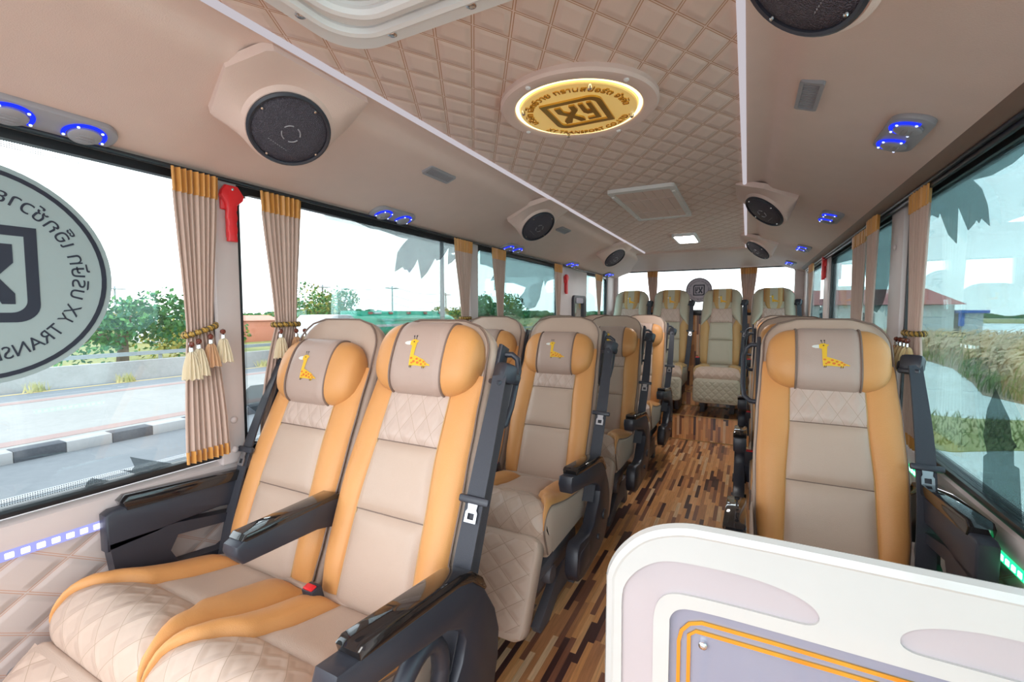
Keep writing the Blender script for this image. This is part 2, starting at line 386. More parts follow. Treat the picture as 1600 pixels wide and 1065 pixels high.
# upper coves between the windows and the ceiling panel
def cove(name, mir, prof2, lab, y1=YB):
    P = [(-1.50, 1.612), (-1.455, 1.606), (-1.415, 1.618), (-1.36, 1.642), (-1.28, 1.668), (-1.18, 1.700), (-1.09, 1.726), (-1.045, 1.738), (-1.022, 1.746), (-1.008, 1.758), (-.998, 1.771), (-.985, 1.779), (-.965, 1.782), (-.915, 1.783), (-.905, 1.80)]
    if mir: P = [(2*CX-x, z) for x, z in P]
    mb = MB(); sweep(mb, P, YF, y1, 0); return struct(name, mb, MT['trim_beige'], lab)
cove('trim_2', False, None, 'beige padded cove above the left windows')
cove('trim_3', True, None, 'beige padded cove above the right windows')
# brown rail above the right windows
mb = MB(); sweep(mb, [(.505, 1.604), (.472, 1.606), (.452, 1.622), (.440, 1.643), (.442, 1.652)], YF, 5.2, 0); struct('trim_4', mb, MT['rail_brown'], 'dark brown padded rail along the top of the right windows')
mb = MB(); mb.box((.482, 2.35, 1.600), (.012, 5.6, .010), 0, .003); mb.box((.492, 2.35, 1.590), (.012, 5.6, .014), 0, .003); struct('trim_5', mb, MT['rubber_black'], 'black curtain track along the top of the right windows')
mb = MB(); mb.box((-1.425, 2.35, 1.603), (.016, 5.6, .010), 0, .003); struct('trim_6', mb, MT['rubber_black'], 'black curtain track along the top of the left windows')
# ceiling
mb = MB(); mb.add([(-.92, YF, ZC), (-.02, YF, ZC), (-.02, 4.62, ZC), (-.92, 4.62, ZC)], [(3, 2, 1, 0)], 0, [(-.92, YF), (-.02, YF), (-.02, 4.62), (-.92, 4.62)])
struct('ceiling', mb, MT['quilt_ceiling'], 'diamond quilted beige ceiling panel with orange stitching')
mb = MB(); P = [(4.60, 1.80), (4.60, 1.772), (4.625, 1.764), (4.66, 1.766), (4.70, 1.757), (4.95, 1.733), (5.25, 1.70), (5.40, 1.687), (5.47, 1.680), (5.53, 1.683)]
n = len(P); mb.add([(x, p[0], p[1]) for x in (-1.47, .53) for p in P], [(i, i+1, n+i+1, n+i) for i in range(n-1)], 0); struct('trim_7', mb, MT['trim_beige'], 'beige cove over the rear window')
# white lighting strips at both edges of the ceiling panel
for x, l in ((-.912, 'long white diffuser strip along the left edge of the quilted ceiling'), (-.028, 'long white diffuser strip along the right edge of the quilted ceiling')):
    mb = MB(); mb.box((x, 2.03, 1.7825), (.016, 5.12, .014), 0, .005); o = obj('light_strip', mb, MT['strip_diffuser']); tag(o, l, 'light strip')
# rear wall
mb = MB()
fq(mb, [(XL, YB, .37), (XR, YB, .37), (XR, YB, 1.17), (XL, YB, 1.17)], [(XL, 3.37), (XR, 3.37), (XR, 4.17), (XL, 4.17)])
mb.box((-1.445, YB-.01, 1.3), (.09, .06, .80), 1, .02); mb.box((.475, YB-.01, 1.3), (.11, .06, .80), 1, .02)
struct('wall_back', mb, [MT['wood_strips'], MT['pillar_plastic']], 'wood strip wall under the rear window')
# windows
WN = [0]
def frit():
    t = NT('frit_dots'); sp = t.n('ShaderNodeSeparateXYZ'); t.l(t.ob(), sp.inputs[0])
    d = [t.math('SUBTRACT', t.math('FRACT', t.math('DIVIDE', sp.outputs[k], .0042)), .5) for k in (1, 2)]
    rr = t.math('ADD', t.math('MULTIPLY', d[0], d[0]), t.math('MULTIPLY', d[1], d[1]))
    tr = t.n('ShaderNodeBsdfTransparent'); b = t.n('ShaderNodeBsdfDiffuse'); b.inputs[0].default_value = (.02, .02, .025, 1)
    mx = t.n('ShaderNodeMixShader'); t.l(t.math('LESS_THAN', rr, .055), mx.inputs[0]); t.l(tr.outputs[0], mx.inputs[1]); t.l(b.outputs[0], mx.inputs[2]); t.l(mx.outputs[0], t.out.inputs[0])
frit()
def side_window(x, y0, y1, s, mat, lab, z0=.742, z1=1.604):
    WN[0] += 1
    w = bpy.data.objects.new('window_%d' % WN[0], None); COL.objects.link(w); w.location = (x, (y0+y1)/2, (z0+z1)/2); w['kind'] = 'structure'; w['label'] = lab
    a, h = y1-y0, z1-z0
    m = MB(); m.plate(rrect(a, h, .004, 2), [rrect(a-.03, h-.045, .045, 6)], -.012, .012, 'x'); m.box((s*.014, 0, -h/2+.012), (.02, a, .02), 0, .006); obj('window_frame', m, MT['rubber_black'], w)
    m = MB(); m.box((-s*.006, 0, 0), (.004, a-.02, h-.03), 0); obj('window_pane', m, mat, w)
    m = MB(); m.plate(rrect(a-.03, h-.045, .045, 6), [rrect(a-.062, h-.080, .04, 6)], s*-.0005, s*.0005, 'x'); obj('dotted_border', m, MT['frit_dots'], w)
    return w
side_window(-1.468, -.45, .825, 1, MT['glass_clear'], 'front left window with a round sticker')
side_window(-1.468, .90, 2.262, 1, MT['glass_clear'], 'left window with leaf shaped film along the top')
side_window(-1.468, 2.35, 3.68, 1, MT['glass_tint'], 'third left window tinted pale green')
side_window(-1.468, 4.425, 5.21, 1, MT['glass_tint'], 'narrow rearmost left window')
side_window(.528, -.35, 2.17, -1, MT['glass_cyan'], 'front right window with dark film shapes')
side_window(.528, 2.33, 3.92, -1, MT['glass_cyan'], 'second right window tinted blue green')
side_window(.528, 4.11, 5.21, -1, MT['glass_cyan'], 'rearmost right window tinted blue green')
w = bpy.data.objects.new('window_8', None); COL.objects.link(w); w.location = (-.49, YB-.01, 1.44); w['kind'] = 'structure'; w['label'] = 'wide rear window behind the back seats'
m = MB(); m.plate(rrect(1.86, .52, .01, 2), [rrect(1.82, .44, .05, 6, 0, .01)], -.015, .015, 'y'); m.box((0, -.02, -.245), (1.84, .03, .05), 0, .01); obj('window_frame', m, MT['rubber_black'], w)
m = MB(); m.box((0, .006, 0), (1.84, .004, .48)); obj('window_pane', m, MT['glass_clear'], w)

# ------------------------------------------------------------------ ledge LED strips
def led(x, s, mat, dot, lab):
    m = MB(); m.box((x, 2.3, .655), (.008, 5.6, .024), 0, .003); o = obj('led_strip', m, MT[mat]); tag(o, lab, 'light strip')
    d = MB()
    y = .18
    while y < 3.2: d.box((x+s*.0045, y, .655), (.003, .015, .013), 0, .001, 1); y += .026
    obj('diode', d, MT[dot], o)['kind'] = 'stuff'
led(-1.464, 1, 'led_strip_blue', 'led_strip_dot', 'blue white light strip along the left wall below the windows')
led(.524, -1, 'led_green', 'led_green_dot', 'green light strip along the right wall below the windows')

# ------------------------------------------------------------------ fittings on the coves
def side_frame(y, t, left, off=0.0):
    """matrix on the cove; t = distance from the centre line"""
    if left: n = (.326, 0, -.945); b = (.945, 0, .326); x = (0, 1, 0)
    else: n = (-.326, 0, -.945); b = (-.945, 0, .326); x = (0, -1, 0)
    tab = [(.43, 1.783), (.552, 1.746), (.62, 1.726), (.71, 1.700), (.81, 1.668), (.89, 1.642), (.945, 1.618), (.985, 1.606)]
    z = None
    for (a, p), (c, q) in zip(tab, tab[1:]):
        if a <= t <= c: z = p+(q-p)*(t-a)/(c-a)
    o = Vector((CX-t if left else CX+t, y, z))+Vector(n)*off
    return frame(o, x, b, n)
OUT = {}
def air_outlet(y, t, left, lab):
    M = side_frame(y, t, left, .002); G = 'reading light and air outlet panels above the windows'
    if OUT: return dup(OUT['a'], M=M, label=lab)
    r = thing('air_outlet_panel', lab, 'air outlet', M=M, group=G)
    m = MB(); m.prism(rrect(.245, .092, .040, 8), -.006, .010, 'z', 0, .004); obj('plate', m, MT['plastic_grey'], r)
    for x in (-.062, .062):
        m = MB(); m.lathe([(.026, .008), (.030, .011), (.030, .017), (.024, .021), (.001, .022)], 28, 0, (x, 0, 0)); 
        m.box((x, 0, .0225), (.036, .003, .002), 0, .001); m.box((x, .01, .0222), (.030, .003, .002), 0, .001); m.box((x, -.01, .0222), (.030, .003, .002), 0, .001)
        d = obj('air_dial', m, MT['plastic_grey'], r)
        m = MB(); m.tube([(x+.0365*math.cos(a), .0365*math.sin(a), .0115) for a in [math.radians(-25+230*k/30) for k in range(31)]], .0042, 8); g = obj('light_ring', m, MT['led_blue'], r)
        for a in (-15, 50, 125, 195):
            q = MB(); q.lathe([(.0005, .0055), (.0028, .0042), (.003, .002)], 8, 0, (x+.0365*math.cos(math.radians(a)), .0365*math.sin(math.radians(a)), .0135)); obj('light_bulb', q, MT['led_white'], g)
    OUT['a'] = r; return r
air_outlet(.45, .925, True, 'blue lit air outlet panel over the window with the round sticker')
air_outlet(1.56, .925, True, 'blue lit air outlet panel over the second left window')
air_outlet(2.70, .925, True, 'blue lit air outlet panel over the third left window, near its front end')
air_outlet(3.84, .925, True, 'blue lit air outlet panel over the red hammer beside the black framed mirror')
air_outlet(5.05, .925, True, 'blue lit air outlet panel over the narrow rearmost left window')
air_outlet(1.54, .815, False, 'blue lit air outlet panel over the front right window')
air_outlet(2.70, .815, False, 'blue lit air outlet panel right of the two small right speakers')
air_outlet(3.90, .815, False, 'blue lit air outlet panel above the right red hammer')
air_outlet(5.0, .815, False, 'blue lit air outlet panel at the rear right corner above the back seats')
# reading lamps right at the rear window corner are part of the same row
SPK = {}
def speaker(y, t, left, lab, grp='round ceiling speakers in beige housings'):
    M = side_frame(y, t, left, .0)
    key = left
    if key in SPK: return dup(SPK[key], M=M, label=lab)
    r = thing('speaker', lab, 'speaker', M=M, group=grp)
    hexa = [(-.175, .045), (-.135, .150), (.150, .150), (.180, .03), (.11, -.115), (-.125, -.115)]
    def at_angle(a):   # ray from the hexagon centre to its outline
        d = Vector((math.cos(a), math.sin(a))); best = None
        for p, q in zip(hexa, hexa[1:]+hexa[:1]):
            p, q = Vector(p), Vector(q); e = q-p; den = d.x*e.y-d.y*e.x
            if abs(den) < 1e-9: continue
            tt = (p.x*e.y-p.y*e.x)/den; uu = (p.x*d.y-p.y*d.x)/den
            if tt > 0 and -1e-6 <= uu <= 1+1e-6: best = d*tt
        return best
    sx = 1 if left else -1
    # disc frame in local axes: x along the bus, y up the slope, z inward
    nz = Vector((-.24*sx, .30, .86)).normalized(); ux = Vector((1, 0, 0)); ux = (ux-nz*ux.dot(nz)).normalized(); uy = nz.cross(ux)
    c = Vector((0, .0, .070)); R = .098; n = 72; rings = [[], [], [], [], [], []]
    for k in range(n):
        a = 2*PI*k/n; h = at_angle(a); e = c+ux*math.cos(a)*R+uy*math.sin(a)*R
        b0 = Vector((h.x, h.y, -.01)); b1 = Vector((h.x, h.y, .014)); 
        rings[0].append(b0); rings[1].append(b1); e1 = c-nz*.010+(e-c)*1.12; rings[2].append(b1*.55+e1*.45); rings[3].append(b1*.18+e1*.82); rings[4].append(e1); rings[5].append(c+(e-c)*1.03)
    m = MB(); m.loft(rings); obj('housing', m, MT['trim_beige'], r, 32)
    D = frame(c, ux, uy, nz)
    m = MB(); m.bm_lathe = None
    ring = MB(); ring.lathe([(.098, -.004), (.099, .006), (.094, .010), (.089, .008), (.089, -.002)], 48); 
    g = MB(); g.lathe([(.089, .003), (.080, .008), (.06, .012), (.03, .015), (.001, .016)], 48)
    for q in (ring, g): q.v = [tuple(D @ Vector(p)) for p in q.v]
    obj('rim', ring, MT['plastic_black'], r); go = obj('speaker_grille', g, MT['speaker_mesh'], r)
    s = MB()
    for a0 in (10, 100, 190, 280):
        s.tube([D @ Vector((.022*math.cos(math.radians(a0+60*k/6)), .022*math.sin(math.radians(a0+60*k/6)), .0165)) for k in range(7)], .0016, 5)
    for k in range(9): s.box(D @ Vector((-.036+.006*k*1.0, -.040-.001*k, .0125)), (.003, .0015, .003))
    obj('ring_mark', s, MT['plastic_grey'], go)
    for a in (75, 165, 255, 345):
        s = MB(); s.lathe([(.004, 0), (.003, .003), (.0005, .004)], 10, 0, (.084*math.cos(math.radians(a)), .084*math.sin(math.radians(a)), .010)); s.v = [tuple(D @ Vector(p)) for p in s.v]; obj('screw', s, MT['chrome'], go)
    SPK[key] = r; return r
t = NT('speaker_mesh'); v = t.n('ShaderNodeTexVoronoi'); v.inputs['Scale'].default_value = 420; t.l(t.ob(), v.inputs['Vector'])
t.bsdf(t.mix(v.outputs['Distance'], (.012, .010, .016), (.10, .085, .11)), .45, 0, t.bump(v.outputs['Distance'], .002))
speaker(.80, .605, True, 'largest black round speaker on the left cove, over the red hammer')
speaker(2.31, .585, True, 'middle black round speaker of the left cove, beside the small grille')
speaker(3.93, .585, True, 'rearmost black round speaker on the left cove')
speaker(.79, .55, False, 'black round speaker at the top right, cut by the picture edge')
speaker(2.50, .55, False, 'middle black round speaker of the right cove beside the ceiling vent')
speaker(4.02, .55, False, 'rearmost black round speaker on the right cove')
GR = {}
def grille(y, t_, left, lab):
    M = side_frame(y, t_, left, .001)
    if GR: return dup(GR['a'], M=M, label=lab)
    r = thing('small_grille', lab, 'grille', M=M, group='small grey grilles on the coves')
    m = MB(); m.plate(rrect(.16, .052, .008, 4), [rrect(.14, .034, .004, 3)], -.004, .007, 'z'); obj('bezel', m, MT['plastic_grey'], r)
    m = MB(); m.box((0, 0, -.002), (.145, .04, .003), 0)
    for k in range(16): m.box((-.064+.0085*k, 0, .003), (.0035, .034, .004), 0)
    obj('slat_panel', m, MT['plastic_grey'], r); GR['a'] = r
grille(1.46, .60, True, 'small grey grille on the left cove between the first two speakers')
grille(2.79, .60, True, 'small grey grille just behind the middle left speaker')
grille(1.36, .59, False, 'small grey grille on the right cove')

# ------------------------------------------------------------------ things on the ceiling
r = thing('roof_hatch', 'white plastic roof hatch at the front of the quilted ceiling', 'roof hatch', (-.47, .44, ZC))
m = MB(); m.plate(rrect(.66, .66, .09, 10), [rrect(.44, .44, .06, 10)], -.020, -.002, 'z'); obj('outer_frame', m, MT['white_plastic'], r)
m = MB()
for w_, z_, rr in ((.56, -.024, .012), (.47, -.026, .012)): m.tube([(x, y, z_) for x, y in rrect(w_, w_, .09, 10)], rr, 8, 0, True)
obj('raised_rim', m, MT['white_plastic'], r)
m = MB(); m.prism(rrect(.45, .45, .06, 10), -.012, .0, 'z', 0, .003); m.prism(rrect(.30, .30, .05, 8), -.03, -.010, 'z', 0, .01); obj('hatch_lid', m, MT['white_plastic'], r)
for k, (x, y) in enumerate([(-.305, .18), (-.305, -.02), (-.19, .305), (0, .305), (.19, .305), (.305, .2)]):
    m = MB(); m.lathe([(.010, -.020), (.010, -.023), (.006, -.025), (.001, -.0245)], 14, 0, (x, y, 0)); obj('screw', m, MT['chrome'], r)
# lit round company sign
def text_mb(body, size, ext, mirror=False, arc=None, gap=1.0, align=True):
    """mesh of a text: flat in xy, thickness ext along z; arc=(radius, centre angle deg, inward) bends it round the origin"""
    c = bpy.data.curves.new('text', 'FONT'); c.body = body; c.size = size; c.extrude = ext/2; c.resolution_u = 3; c.align_x = 'CENTER'; c.space_character = gap
    o = bpy.data.objects.new('text', c); COL.objects.link(o); dg = bpy.context.evaluated_depsgraph_get(); dg.update()
    me = bpy.data.meshes.new_from_object(o.evaluated_get(dg)); b = bmesh.new(); b.from_mesh(me)
    bpy.data.objects.remove(o); bpy.data.curves.remove(c); bpy.data.meshes.remove(me)
    for v in b.verts:
        x, y, z = v.co
        if arc:
            R, a0, flip = arc
            if not flip: a = math.radians(a0)-x/R; v.co = Vector(((R+y)*math.cos(a), (R+y)*math.sin(a), z))
            else: a = math.radians(a0)+x/R; v.co = Vector(((R-y)*math.cos(a), (R-y)*math.sin(a), z))
        if mirror: v.co.x = -v.co.x
    if mirror: bmesh.ops.reverse_faces(b, faces=b.faces[:])
    return MB().bm(b, 0, False)
THAI = '\u0e1a\u0e23\u0e34\u0e29\u0e31\u0e17 \u0e40\u0e2d\u0e47\u0e01\u0e0b\u0e4c\u0e27\u0e32\u0e22 \u0e17\u0e23\u0e32\u0e19\u0e2a\u0e1b\u0e2d\u0e23\u0e4c\u0e15 \u0e08\u0e33\u0e01\u0e31\u0e14'
ENG = 'XY TRANSPORT CO.,LTD.'
def logo_mb(k, z0, z1, mirror=False):
    """box with two rounded corners holding the letters X and Y; k = half width"""
    m = MB()
    def box_loop(a, r): return arcpts(a-r, a-r, r, 0, 90, 8)+[(-a, a)]+arcpts(-a+r, -a+r, r, 180, 270, 8)+[(a, -a)]
    m.plate([(x*k, y*k) for x, y in box_loop(1, .38)], [[(x*k, y*k) for x, y in box_loop(.80, .26)]], z0, z1, 'z')
    X1 = [(-.62, .62), (-.40, .62), (-.40, .30), (-.26, .10), (-.12, .30), (-.12, .62), (.08, .62), (.08, .24), (-.14, -.06), (.08, -.40), (.08, -.62), (-.10, -.62), (-.26, -.26), (-.42, -.62), (-.62, -.62), (-.62, -.40), (-.38, -.06), (-.62, .24)]
    Y1 = [(.20, .62), (.36, .62), (.36, .12), (.48, .02), (.48, .62), (.64, .62), (.64, -.62), (.20, -.62), (.20, -.46), (.48, -.46), (.48, -.16), (.30, -.16), (.20, .0)]
    for P in (X1, Y1): m.prism([(x*k, y*k) for x, y in P], z0, z1, 'z')
    if mirror:
        m.v = [(-x, y, z) for x, y, z in m.v]; m.f = [t[::-1] for t in m.f]; m.uv = [t[::-1] for t in m.uv]
    return m
# local axes of the sign: x to the right, y = up of the writing (towards the front), z = down into the bus
r = thing('round_company_sign', 'lit round gold company sign on the quilted ceiling', 'sign', M=frame((-.442, 1.262, ZC), (1, 0, 0), (0, -1, 0), (0, 0, -1)))
m = MB(); m.lathe([(.235, -.002), (.236, .012), (.230, .019), (.196, .021), (.190, .017), (.190, .004), (.001, .004)], 72); obj('surround', m, MT['trim_beige'], r)
m = MB(); m.tube([(.184*math.cos(2*PI*k/72), .184*math.sin(2*PI*k/72), .013) for k in range(72)], .0055, 8, 0, True); obj('glow_ring', m, MT['ring_glow'], r)
m = MB(); m.lathe([(.174, .006), (.176, .019), (.173, .022), (.001, .022)], 72); pl = obj('gold_disc', m, MT['gold_plate'], r)
obj('logo', logo_mb(.090, .022, .027), MT['gold_dark'], pl)
for t_ in (text_mb(THAI, .033, .003, arc=(.136, 92, False)), text_mb(ENG, .029, .003, arc=(.160, -90, True))): obj('lettering', t_, MT['gold_dark'], pl).location = (0, 0, .0245)
for a in (60, 150, 240, 330):
    m = MB(); m.lathe([(.006, .02), (.006, .032), (.003, .035), (.0005, .036)], 14, 0, (.166*math.cos(math.radians(a)), .166*math.sin(math.radians(a)), 0)); obj('standoff_screw', m, MT['chrome'], r)
for a in (35, 110, 200, 290):
    m = MB(); m.lathe([(.008, .018), (.007, .023), (.003, .025), (.0005, .0255)], 14, 0, (.214*math.cos(math.radians(a)), .214*math.sin(math.radians(a)), 0)); obj('screw_cap', m, MT['white_plastic'], r)
r.scale = (.93, .93, 1.0)
# return air vent and lamp
r = thing('ceiling_vent', 'flat beige ceiling vent frame with a filter panel behind the round sign', 'vent', (-.465, 2.56, ZC))
m = MB(); m.plate(rrect(.31, .74, .02, 5), [rrect(.26, .66, .01, 3)], -.018, -.001, 'z'); obj('vent_frame', m, MT['white_frame'], r)
m = MB(); m.box((0, 0, -.010), (.27, .67, .006), 0)
for k in range(-2, 3): m.box((k*.045, 0, -.0135), (.004, .66, .004), 0)
for k in (-1, 1): m.box((0, k*.15, -.0135), (.26, .004, .004), 0)
obj('filter_panel', m, MT['trim_beige'], r)
for x in (-.142, .142):
    for y in (-.27, .27): m = MB(); m.box((x, y, -.020), (.016, .05, .008), 0, .003); obj('clip', m, MT['white_frame'], r)
r = thing('ceiling_lamp', 'lit square white lamp on the quilted ceiling near the back', 'lamp', (-.44, 3.82, ZC))
m = MB(); m.plate(rrect(.17, .40, .02, 5), [rrect(.14, .36, .012, 4)], -.022, -.001, 'z'); obj('lamp_frame', m, MT['white_plastic'], r)
m = MB(); m.prism(rrect(.142, .362, .012, 4), -.016, -.006, 'z', 0, .003); obj('diffuser', m, MT['lamp_white'], r)

# ------------------------------------------------------------------ reclining seats
def seat_frame(zb, L, rec):
    d = Vector((0, math.sin(rec), math.cos(rec))); n = Vector((0, -math.cos(rec), math.sin(rec))); b = Vector((0, 0, zb))
    return b, d, n
HW = [(0, .180), (.06, .193), (.18, .200), (.40, .203), (.58, .198), (.72, .192), (.86, .187), (1, .181)]
def half_w(t):
    w = interp(HW, t)
    if t > .885: s_ = min(1, (t-.885)/.115); w = w-.098+.098*math.sqrt(max(0, 1-s_*s_))
    if t < .05: s_ = 1-t/.05; w = w-.035+.035*math.sqrt(max(0, 1-s_*s_))
    return w
def lum(t): return .016*math.sin(PI*min(1, t*1.25))-.010*t
GIR_BODY = [(465, 237), (474, 231), (488, 230), (497, 236), (500, 233), (503, 238), (496, 244), (495, 262), (494, 293), (508, 297), (525, 303), (545, 310), (558, 320), (577, 328), (575, 332), (562, 330), (556, 333), (553, 340), (545, 340), (542, 335), (510, 333), (494, 334), (492, 338), (483, 338), (479, 333), (477, 300), (476, 256), (466, 254)]
GIR_MUZ = [(438, 245), (446, 240), (465, 237), (466, 254), (452, 254), (440, 250)]
GIR_SPOTS = [(486, 306, 5), (500, 318, 6), (491, 324, 4), (513, 308, 5), (519, 322, 6), (530, 314, 5), (537, 327, 5), (547, 318, 4.5), (556, 326, 4)]
def giraffe(surf, k=.00072, cx=500, cz=285):
    """embroidered giraffe laid on surf(x, a) -> point"""
    M = MB()
    def lay(poly, m, lift):
        b = bmesh.new(); vs = [b.verts.new(((x-cx)*k, -(z-cz)*k, 0)) for x, z in poly]; b.faces.new(vs)
        bmesh.ops.triangulate(b, faces=b.faces[:]); bmesh.ops.subdivide_edges(b, edges=b.edges[:], cuts=2, use_grid_fill=True)
        bmesh.ops.triangulate(b, faces=b.faces[:])
        for v in b.verts: v.co = surf(v.co.x, v.co.y, lift)
        M.bm(b, m, False)
    lay(GIR_BODY, 0, .0012); lay(GIR_MUZ, 2, .0014)
    for x, z, r in GIR_SPOTS: lay([(x+r*1.15*math.cos(2*PI*i/8), z+r*.85*math.sin(2*PI*i/8)) for i in range(8)], 1, .0020)
    for a, b_ in (((477, 231), (474, 219)), ((487, 230), (486, 218))):
        lay([(a[0]-1, a[1]), (a[0]+1.2, a[1]), (b_[0]+1.2, b_[1]), (b_[0]-1, b_[1])], 3, .0014)
        lay([(b_[0]+3.4*math.cos(2*PI*i/8), b_[1]-2+3.4*math.sin(2*PI*i/8)) for i in range(8)], 3, .0016)
    lay([(482+3*math.cos(2*PI*i/8), 241+3*math.sin(2*PI*i/8)) for i in range(8)], 3, .0022)
    for x in (485, 491, 545, 552): lay([(x-1.5, 333), (x+1.5, 333), (x, 342), (x-3, 342)], 3, .0022)
    return M
GM = [MT['giraffe_yellow'], MT['giraffe_orange'], MT['giraffe_white'], MT['giraffe_black']]

def backrest_parts(root, zb, L, rec, head_up, kind='row'):
    b, d, n = seat_frame(zb, L, rec)
    def B(x, t, o): return b+d*(L*t)+n*(o+lum(t))+Vector((x, 0, 0))
    # shell: beige leather over a taupe back
    rings = []; N = 44
    ts = [0, .01, .025, .05, .10, .2, .3, .4, .5, .6, .7, .8, .86, .885, .91, .935, .955, .972, .985, .994, 1.0]
    for t in ts:
        w = half_w(t); th = .075 if t > .08 else .055+.02*t/.08
        if t > .9: th = .075-.025*((t-.9)/.1)
        ring = []
        for k in range(N):
            a = 2*PI*k/N; c, s_ = math.cos(a), math.sin(a)
            x = w*math.copysign(abs(c)**.42, c); o = (th/2)*math.copysign(abs(s_)**.55, s_)-th/2+.004
            if o < -th*.5: o -= .012*math.cos(x/w*PI/2)
            ring.append(B(x, t, o))
        rings.append(ring)
    m = MB(); m.loft(rings); sh = obj('backrest', m, MT['leather_beige'], root, 60)
    # piping round the front edge of the shell
    tl = [i/46 for i in range(47)]
    m = MB(); m.tube([B(half_w(t)*.955, t, .004) for t in tl]+[B(-half_w(t)*.955, t, .004) for t in tl[::-1]], .0032, 6); obj('piping', m, MT['leather_brown'], sh)
    def puffy(p, q, a, pw=8): return a*(1-abs(2*p-1)**pw)*(1-abs(2*q-1)**pw)
    def inner(t): return interp([(0, .116), (.3, .112), (.55, .102), (.75, .100), (1, .098)], t)
    # side bolsters
    t0, t1 = (.012, .80) if kind == 'row' else (.012, .66)
    bw = .023 if kind == 'row' else .022
    for sgn in (-1, 1):
        def fb(p, q, sgn=sgn):
            t = lerp(t0, t1, q); xi = inner(t); xo = half_w(t)*.955
            if kind != 'row' and t > .45: xi = lerp(xi, xo-.01, ((t-.45)/.21)**1.6)
            x = lerp(xi, xo, p)
            bulge = (max(0, math.sin(PI*min(1, max(0, p))**1.15))**.5)*bw*interp([(0, .55), (.15, 1), (.5, .85), (.8, .6), (1, .3)], q)
            return B(sgn*x, t, .006+.012*(1-p)+bulge*(1-abs(2*q-1)**14))
        m = MB(); m.grid(fb, 18, 44, 0, lambda p, q: (p*.1, q*L), flip=sgn < 0); obj('side_bolster', m, MT['leather_orange' if kind == 'row' else 'leather_tan'], root, 80)
        m = MB(); m.tube([Vector(fb(0, i/40))+n*.002 for i in range(41)], .0022, 5); obj('seam', m, MT['leather_tan'], root.children[-1] if False else sh)
    # centre panels
    main = 'leather_beige' if kind == 'row' else 'leather_olive'
    for nm, a, c_, mat, pf in (('lower_panel', .012, .315, main, .016), ('middle_panel', .315, .545, main, .014), ('quilted_panel', .545, .735, 'quilt_seat', .012), ('top_panel', .735, .82, main, .008)):
        def fc(p, q): 
            t = lerp(a, c_, q); w = inner(t)+.002
            return B(lerp(-w, w, p), t, .019+puffy(p, q, pf, 10))
        m = MB(); m.grid(fc, 20, 16, 0, lambda p, q: (lerp(-.105, .105, p), lerp(a, c_, q)*L)); obj(nm, m, MT[mat], root, 80, 'diamond quilted band' if mat == 'quilt_seat' else None)
    for t in (.315, .545):
        m = MB(); w = inner(t); m.tube([B(lerp(-w, w, k/20), t, .0205) for k in range(21)], .0016, 5); obj('seam', m, MT['leather_brown'], sh)
    for sgn in (-1, 1):
        m = MB(); m.tube([B(sgn*inner(lerp(.02, .74, k/40)), lerp(.02, .74, k/40), .0195) for k in range(41)], .0016, 5); obj('seam', m, MT['leather_brown'], sh)
    # headrest
    if kind == 'row':
        tc = .815+head_up; n0 = .020
        def pil(x, a, lift=0):
            ax = abs(x)
            if ax <= .086: h, dep = .108, .062
            else:
                k = min(1, (ax-.086)/.084); q = (1-k**2.3)**.5 if k < 1 else 0; h, dep = .026+.078*q, .018+.040*q
            r_ = min(1, abs(a)/h); o = dep*(1-r_**2.5)**.42
            return B(x, tc, n0+o+lift)+d*a
        def pillow(x0, x1, nx, shrink, mat, nm, par):
            rings = []
            for i in range(nx+1):
                x = lerp(x0, x1, i/nx); ax = abs(x)
                if nm == 'headrest': h, dep = .108, .064
                else:
                    k = min(1, (ax-.086)/.084); q = math.sqrt(max(0, 1-k**2.3)); h, dep = .022+.080*q, .014+.046*q
                e = 1.0
                if nm == 'headrest' and (i == 0 or i == nx): h -= .006; dep -= .008
                if nm != 'headrest':
                    if k > .97: h *= .8; dep *= .7
                ring = []
                for k_ in range(36):
                    a = 2*PI*k_/36; c, s_ = math.cos(a), math.sin(a)
                    al = h*math.copysign(abs(c)**.8, c); o = dep*math.copysign(abs(s_)**.8, s_) if s_ >= 0 else .030*math.copysign(abs(s_)**.8, s_)
                    ring.append(B(x, tc, n0+o)+d*al)
                rings.append(ring)
            m = MB(); m.loft(rings); return obj(nm, m, MT[mat], par, 50)
        hd = pillow(-.086, .086, 12, 1, 'leather_taupe', 'headrest', root)
        for sgn in (-1, 1):
            pillow(sgn*.086, sgn*.170, 14, 1, 'leather_orange', 'headrest_wing', hd)
            m = MB(); P = []
            for k_ in range(30):
                a = PI*k_/29; c, s_ = math.cos(a), math.sin(a)
                P.append(B(sgn*.0865, tc, n0+.058*abs(s_)**.8+.001)+d*(.104*math.copysign(abs(c)**.8, c)))
            m.tube(P, .0035, 6); obj('piping', m, MT['leather_brown'], hd)
        def surf(x, a, lift):
            c = min(1, abs(a)/.108)**(1/.8); s_ = math.sqrt(max(0, 1-c*c)); return B(x, tc, n0+.064*s_**.8+lift)+d*a
        obj('giraffe_motif', giraffe(surf), GM, hd)
    else:
        # rounded bib sewn on the top of the back
        def bib(p, q):
            t = lerp(.70, .985, q); w = .082*math.sqrt(max(0, 1-(1-min(1, q/.38))**2.2)); x = lerp(-w, w, p)
            return B(x, t, .012+.030*(1-abs(2*p-1)**6)*(1-(1-q)**8))
        mats = [MT['leather_tan'], MT['leather_olive']]; m = MB(); m.grid(bib, 24, 24, 0, lambda p, q: (p, q))
        for i, fc_ in enumerate(m.f):
            if 7 <= i % 24 <= 16: m.m[i] = 1
        hd = obj('headrest_bib', m, mats, root, 80)
        m = MB(); m.tube([bib(0, q/20)+n*.002 for q in range(20, -1, -1)]+[bib(1, q/20)+n*.002 for q in range(21)], .004, 6); obj('piping', m, MT['leather_orange'], hd)
